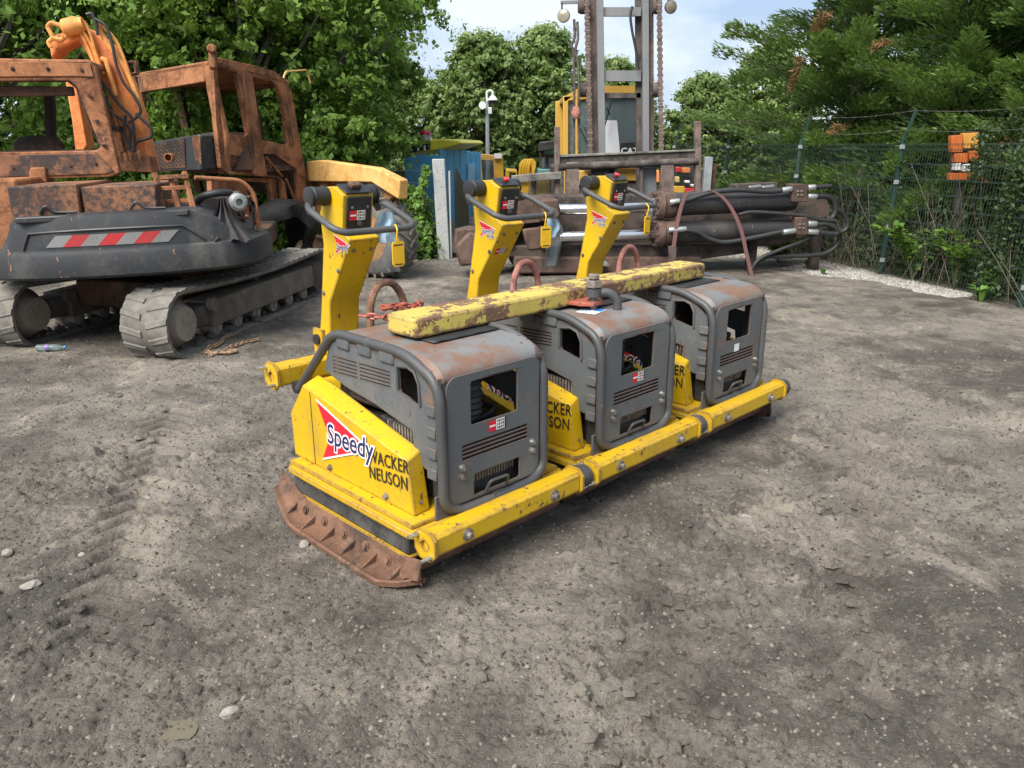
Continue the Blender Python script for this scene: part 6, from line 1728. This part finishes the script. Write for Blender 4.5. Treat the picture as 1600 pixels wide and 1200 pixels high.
# undergrowth: hedge masses that close the view under the trees
def thicket(name, label, pts, wdt, h, n, size, mat, seed, z0=0.0, cat='undergrowth'):
    r = np.random.default_rng(seed); P = np.array(pts); k = len(P) - 1
    u = r.random(n) * k; i = np.minimum(u.astype(int), k - 1); f = (u - i)[:, None]
    C = P[i] * (1 - f) + P[i + 1] * f
    z = r.random(n) ** 1.15; lump = fbm(C[:, 0], C[:, 1], 1.3, seed, 3)
    C = np.concatenate([C + (r.random((n, 2)) - .5) * wdt * (1.1 - z[:, None] * .6), (z0 + z * h * (.45 + 1.0 * lump))[:, None]], 1)
    V, F = leaf_quads(C, r.normal(size=(n, 3)), size, r)
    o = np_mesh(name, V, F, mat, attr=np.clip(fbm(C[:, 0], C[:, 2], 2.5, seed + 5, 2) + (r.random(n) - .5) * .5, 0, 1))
    return tag(o, label, cat, kind='stuff')
thicket('undergrowth', 'dense leafy undergrowth behind the excavator and truck', [(-12, 13.5), (-8, 13.4), (-5, 13.6), (-3.4, 14.2)], 1.6, 2.6, 42000, .06, M['leafB'], 31)
thicket('undergrowth', 'tangled bramble over the wire fence left of the concrete post', [(-3.6, 14.3), (-2.4, 14.1), (-1.5, 13.9)], .6, 1.75, 14000, .045, M['leafA'], 32)
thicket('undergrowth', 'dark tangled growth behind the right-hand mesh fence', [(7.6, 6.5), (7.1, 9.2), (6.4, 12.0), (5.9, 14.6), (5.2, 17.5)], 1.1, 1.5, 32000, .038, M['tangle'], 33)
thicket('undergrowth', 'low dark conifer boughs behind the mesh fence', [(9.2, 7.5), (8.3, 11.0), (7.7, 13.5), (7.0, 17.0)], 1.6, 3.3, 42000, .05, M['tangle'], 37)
thicket('undergrowth', 'distant hedge closing the far yard', [(-9, 40), (-3, 39), (3, 41), (10, 42), (18, 40)], 3, 3.2, 14000, .16, M['leafD'], 34)
thicket('undergrowth', 'thin twigs and leaves in front of the orange machine behind the fence', [(6.2, 9.75), (6.85, 10.55)], .5, 2.4, 7500, .03, M['tangle'], 35)
thicket('undergrowth', 'fine twigs hanging over the orange machine behind the fence', [(6.05, 10.45), (6.6, 10.75), (7.3, 10.85)], .25, .85, 3200, .03, M['tangle'], 36, 1.5)
# bare brown stems behind the fence
segs = []; rb = np.random.default_rng(9)
for i in range(260):
    s = rb.random() * 10; p = Vector((7.4, 6.2, 0)) + fdir * s + Vector((-.5 + rb.random() * .9, 0, 0)); q = p + Vector(((rb.random() - .5) * 1.1, (rb.random() - .5) * 1.6, .3 + rb.random() * 1.5))
    m_ = (p + q) / 2 + Vector(((rb.random() - .5) * .2, (rb.random() - .5) * .2, .1)); segs += [(tuple(p), tuple(m_)), (tuple(m_), tuple(q))]
V, F = rods(segs, .0045)
tag(np_mesh('dry_stems', V, F, plain('dry_brown_stems', (.13, .10, .075), .9, var=.35)), 'dry brown stems tangled behind the mesh fence', 'stems', kind='stuff')
# ivy on the concrete post's wire, weeds along the fence
def ivy():
    r = np.random.default_rng(5); T = thing('ivy', 'bright green ivy climbing the wire left of the concrete post', 'ivy', c0 + Vector((-.25, -.08, 0)))
    n = 420; z = r.random(n) ** 1.5 * 1.6; x = -.05 - .26 * r.random(n) * (1.15 - z / 1.9) + .06 * np.sin(z * 5)
    C = np.stack([x, -.12 * r.random(n), z], 1)
    V, F = leaf_quads(C, np.tile([0, -1.5, .4], (n, 1)), .042, r, .75)
    np_mesh('leaves', V, F, M['leafI'], T, attr=r.random(n))
    MB().tube([(-.1, 0, 0), (-.14, -.02, .6), (-.06, -.02, 1.1), (-.12, 0, 1.6)], .012, 6).build('stem', M['bark'], T)
ivy()
def weed(px_, py_, kind, h, label, seed, n=26, Yoff=0):
    p = gnd(px_, py_); r = random.Random(seed); rn = np.random.default_rng(seed)
    T = thing('weed', label, 'plant', (p.x, p.y, gz(p.x, p.y)), r.random() * 6, 'green weeds along the right-hand fence')
    if kind == 'tuft':
        b = MB()
        for i in range(n):
            a = r.random() * 6.28; L = h * (.6 + .5 * r.random()); o = .25 + .55 * r.random(); d = Vector((math.cos(a), math.sin(a), 0)); s = Vector((-d.y, d.x, 0)) * .016
            q0, q1, q2 = d * .01, d * L * o * .5 + Vector((0, 0, L * .7)), d * L * o * 1.1 + Vector((0, 0, L * .75))
            b.add([q0 - s, q0 + s, q1 + s * 1.3, q1 - s * 1.3, q2], [(0, 1, 2, 3), (3, 2, 4)])
        b.build('blades', M['weedleaf'], T)
    else:
        b = MB(); C = []
        for i in range(n):
            a = r.random() * 6.28; L = h * (.5 + .6 * r.random()); d = Vector((math.cos(a), math.sin(a), 0)) * (.3 + .5 * r.random())
            c = curve_pts([(0, 0, 0), tuple(d * L * .35 + Vector((0, 0, L * .6))), tuple(d * L + Vector((0, 0, L * .9)))], 5); b.tube(c, .005, 5)
            for q in c[4:]:
                for _ in range(5): C.append((q.x + (r.random() - .5) * .16, q.y + (r.random() - .5) * .16, q.z + (r.random() - .5) * .08))
        b.build('stems', M['weedstem'], T)
        C = np.array(C); V, F = leaf_quads(C, np.tile([0, -.4, 1.2], (len(C), 1)), .05, rn, .7)
        np_mesh('leaves', V, F, M['leafI'], T, attr=rn.random(len(C)))
M['weedleaf'] = plain('weed_blades', (.10, .20, .03), .6, var=.3); M['weedstem'] = plain('weed_stems', (.12, .14, .05), .7)
weed(1532, 473, 'tuft', .26, 'tuft of bright green dock leaves at the foot of the fence', 1, 40)
weed(1425, 440, 'bush', .85, 'leafy sapling growing through the mesh fence', 2, 12)
weed(1490, 452, 'bush', .8, 'second leafy sapling by the fence, right of the first', 3, 12)
weed(1555, 466, 'bush', .5, 'low leafy sapling behind the dock tuft', 4, 8)
weed(1262, 420, 'tuft', .2, 'small green tuft on the white gravel under the hoses', 5, 26)
weed(1285, 430, 'tuft', .12, 'tiny green tuft on the gravel, right of the small tuft', 6, 20)
weed(1215, 412, 'bush', .4, 'leafy weed beside the stand leg of the shear', 7, 9)
weed(735, 408, 'tuft', .2, 'grass tuft by the foot of the concrete post', 8, 30)
weed(650, 405, 'bush', .35, 'low weed beneath the ivy near the tipper wheel', 9, 9)
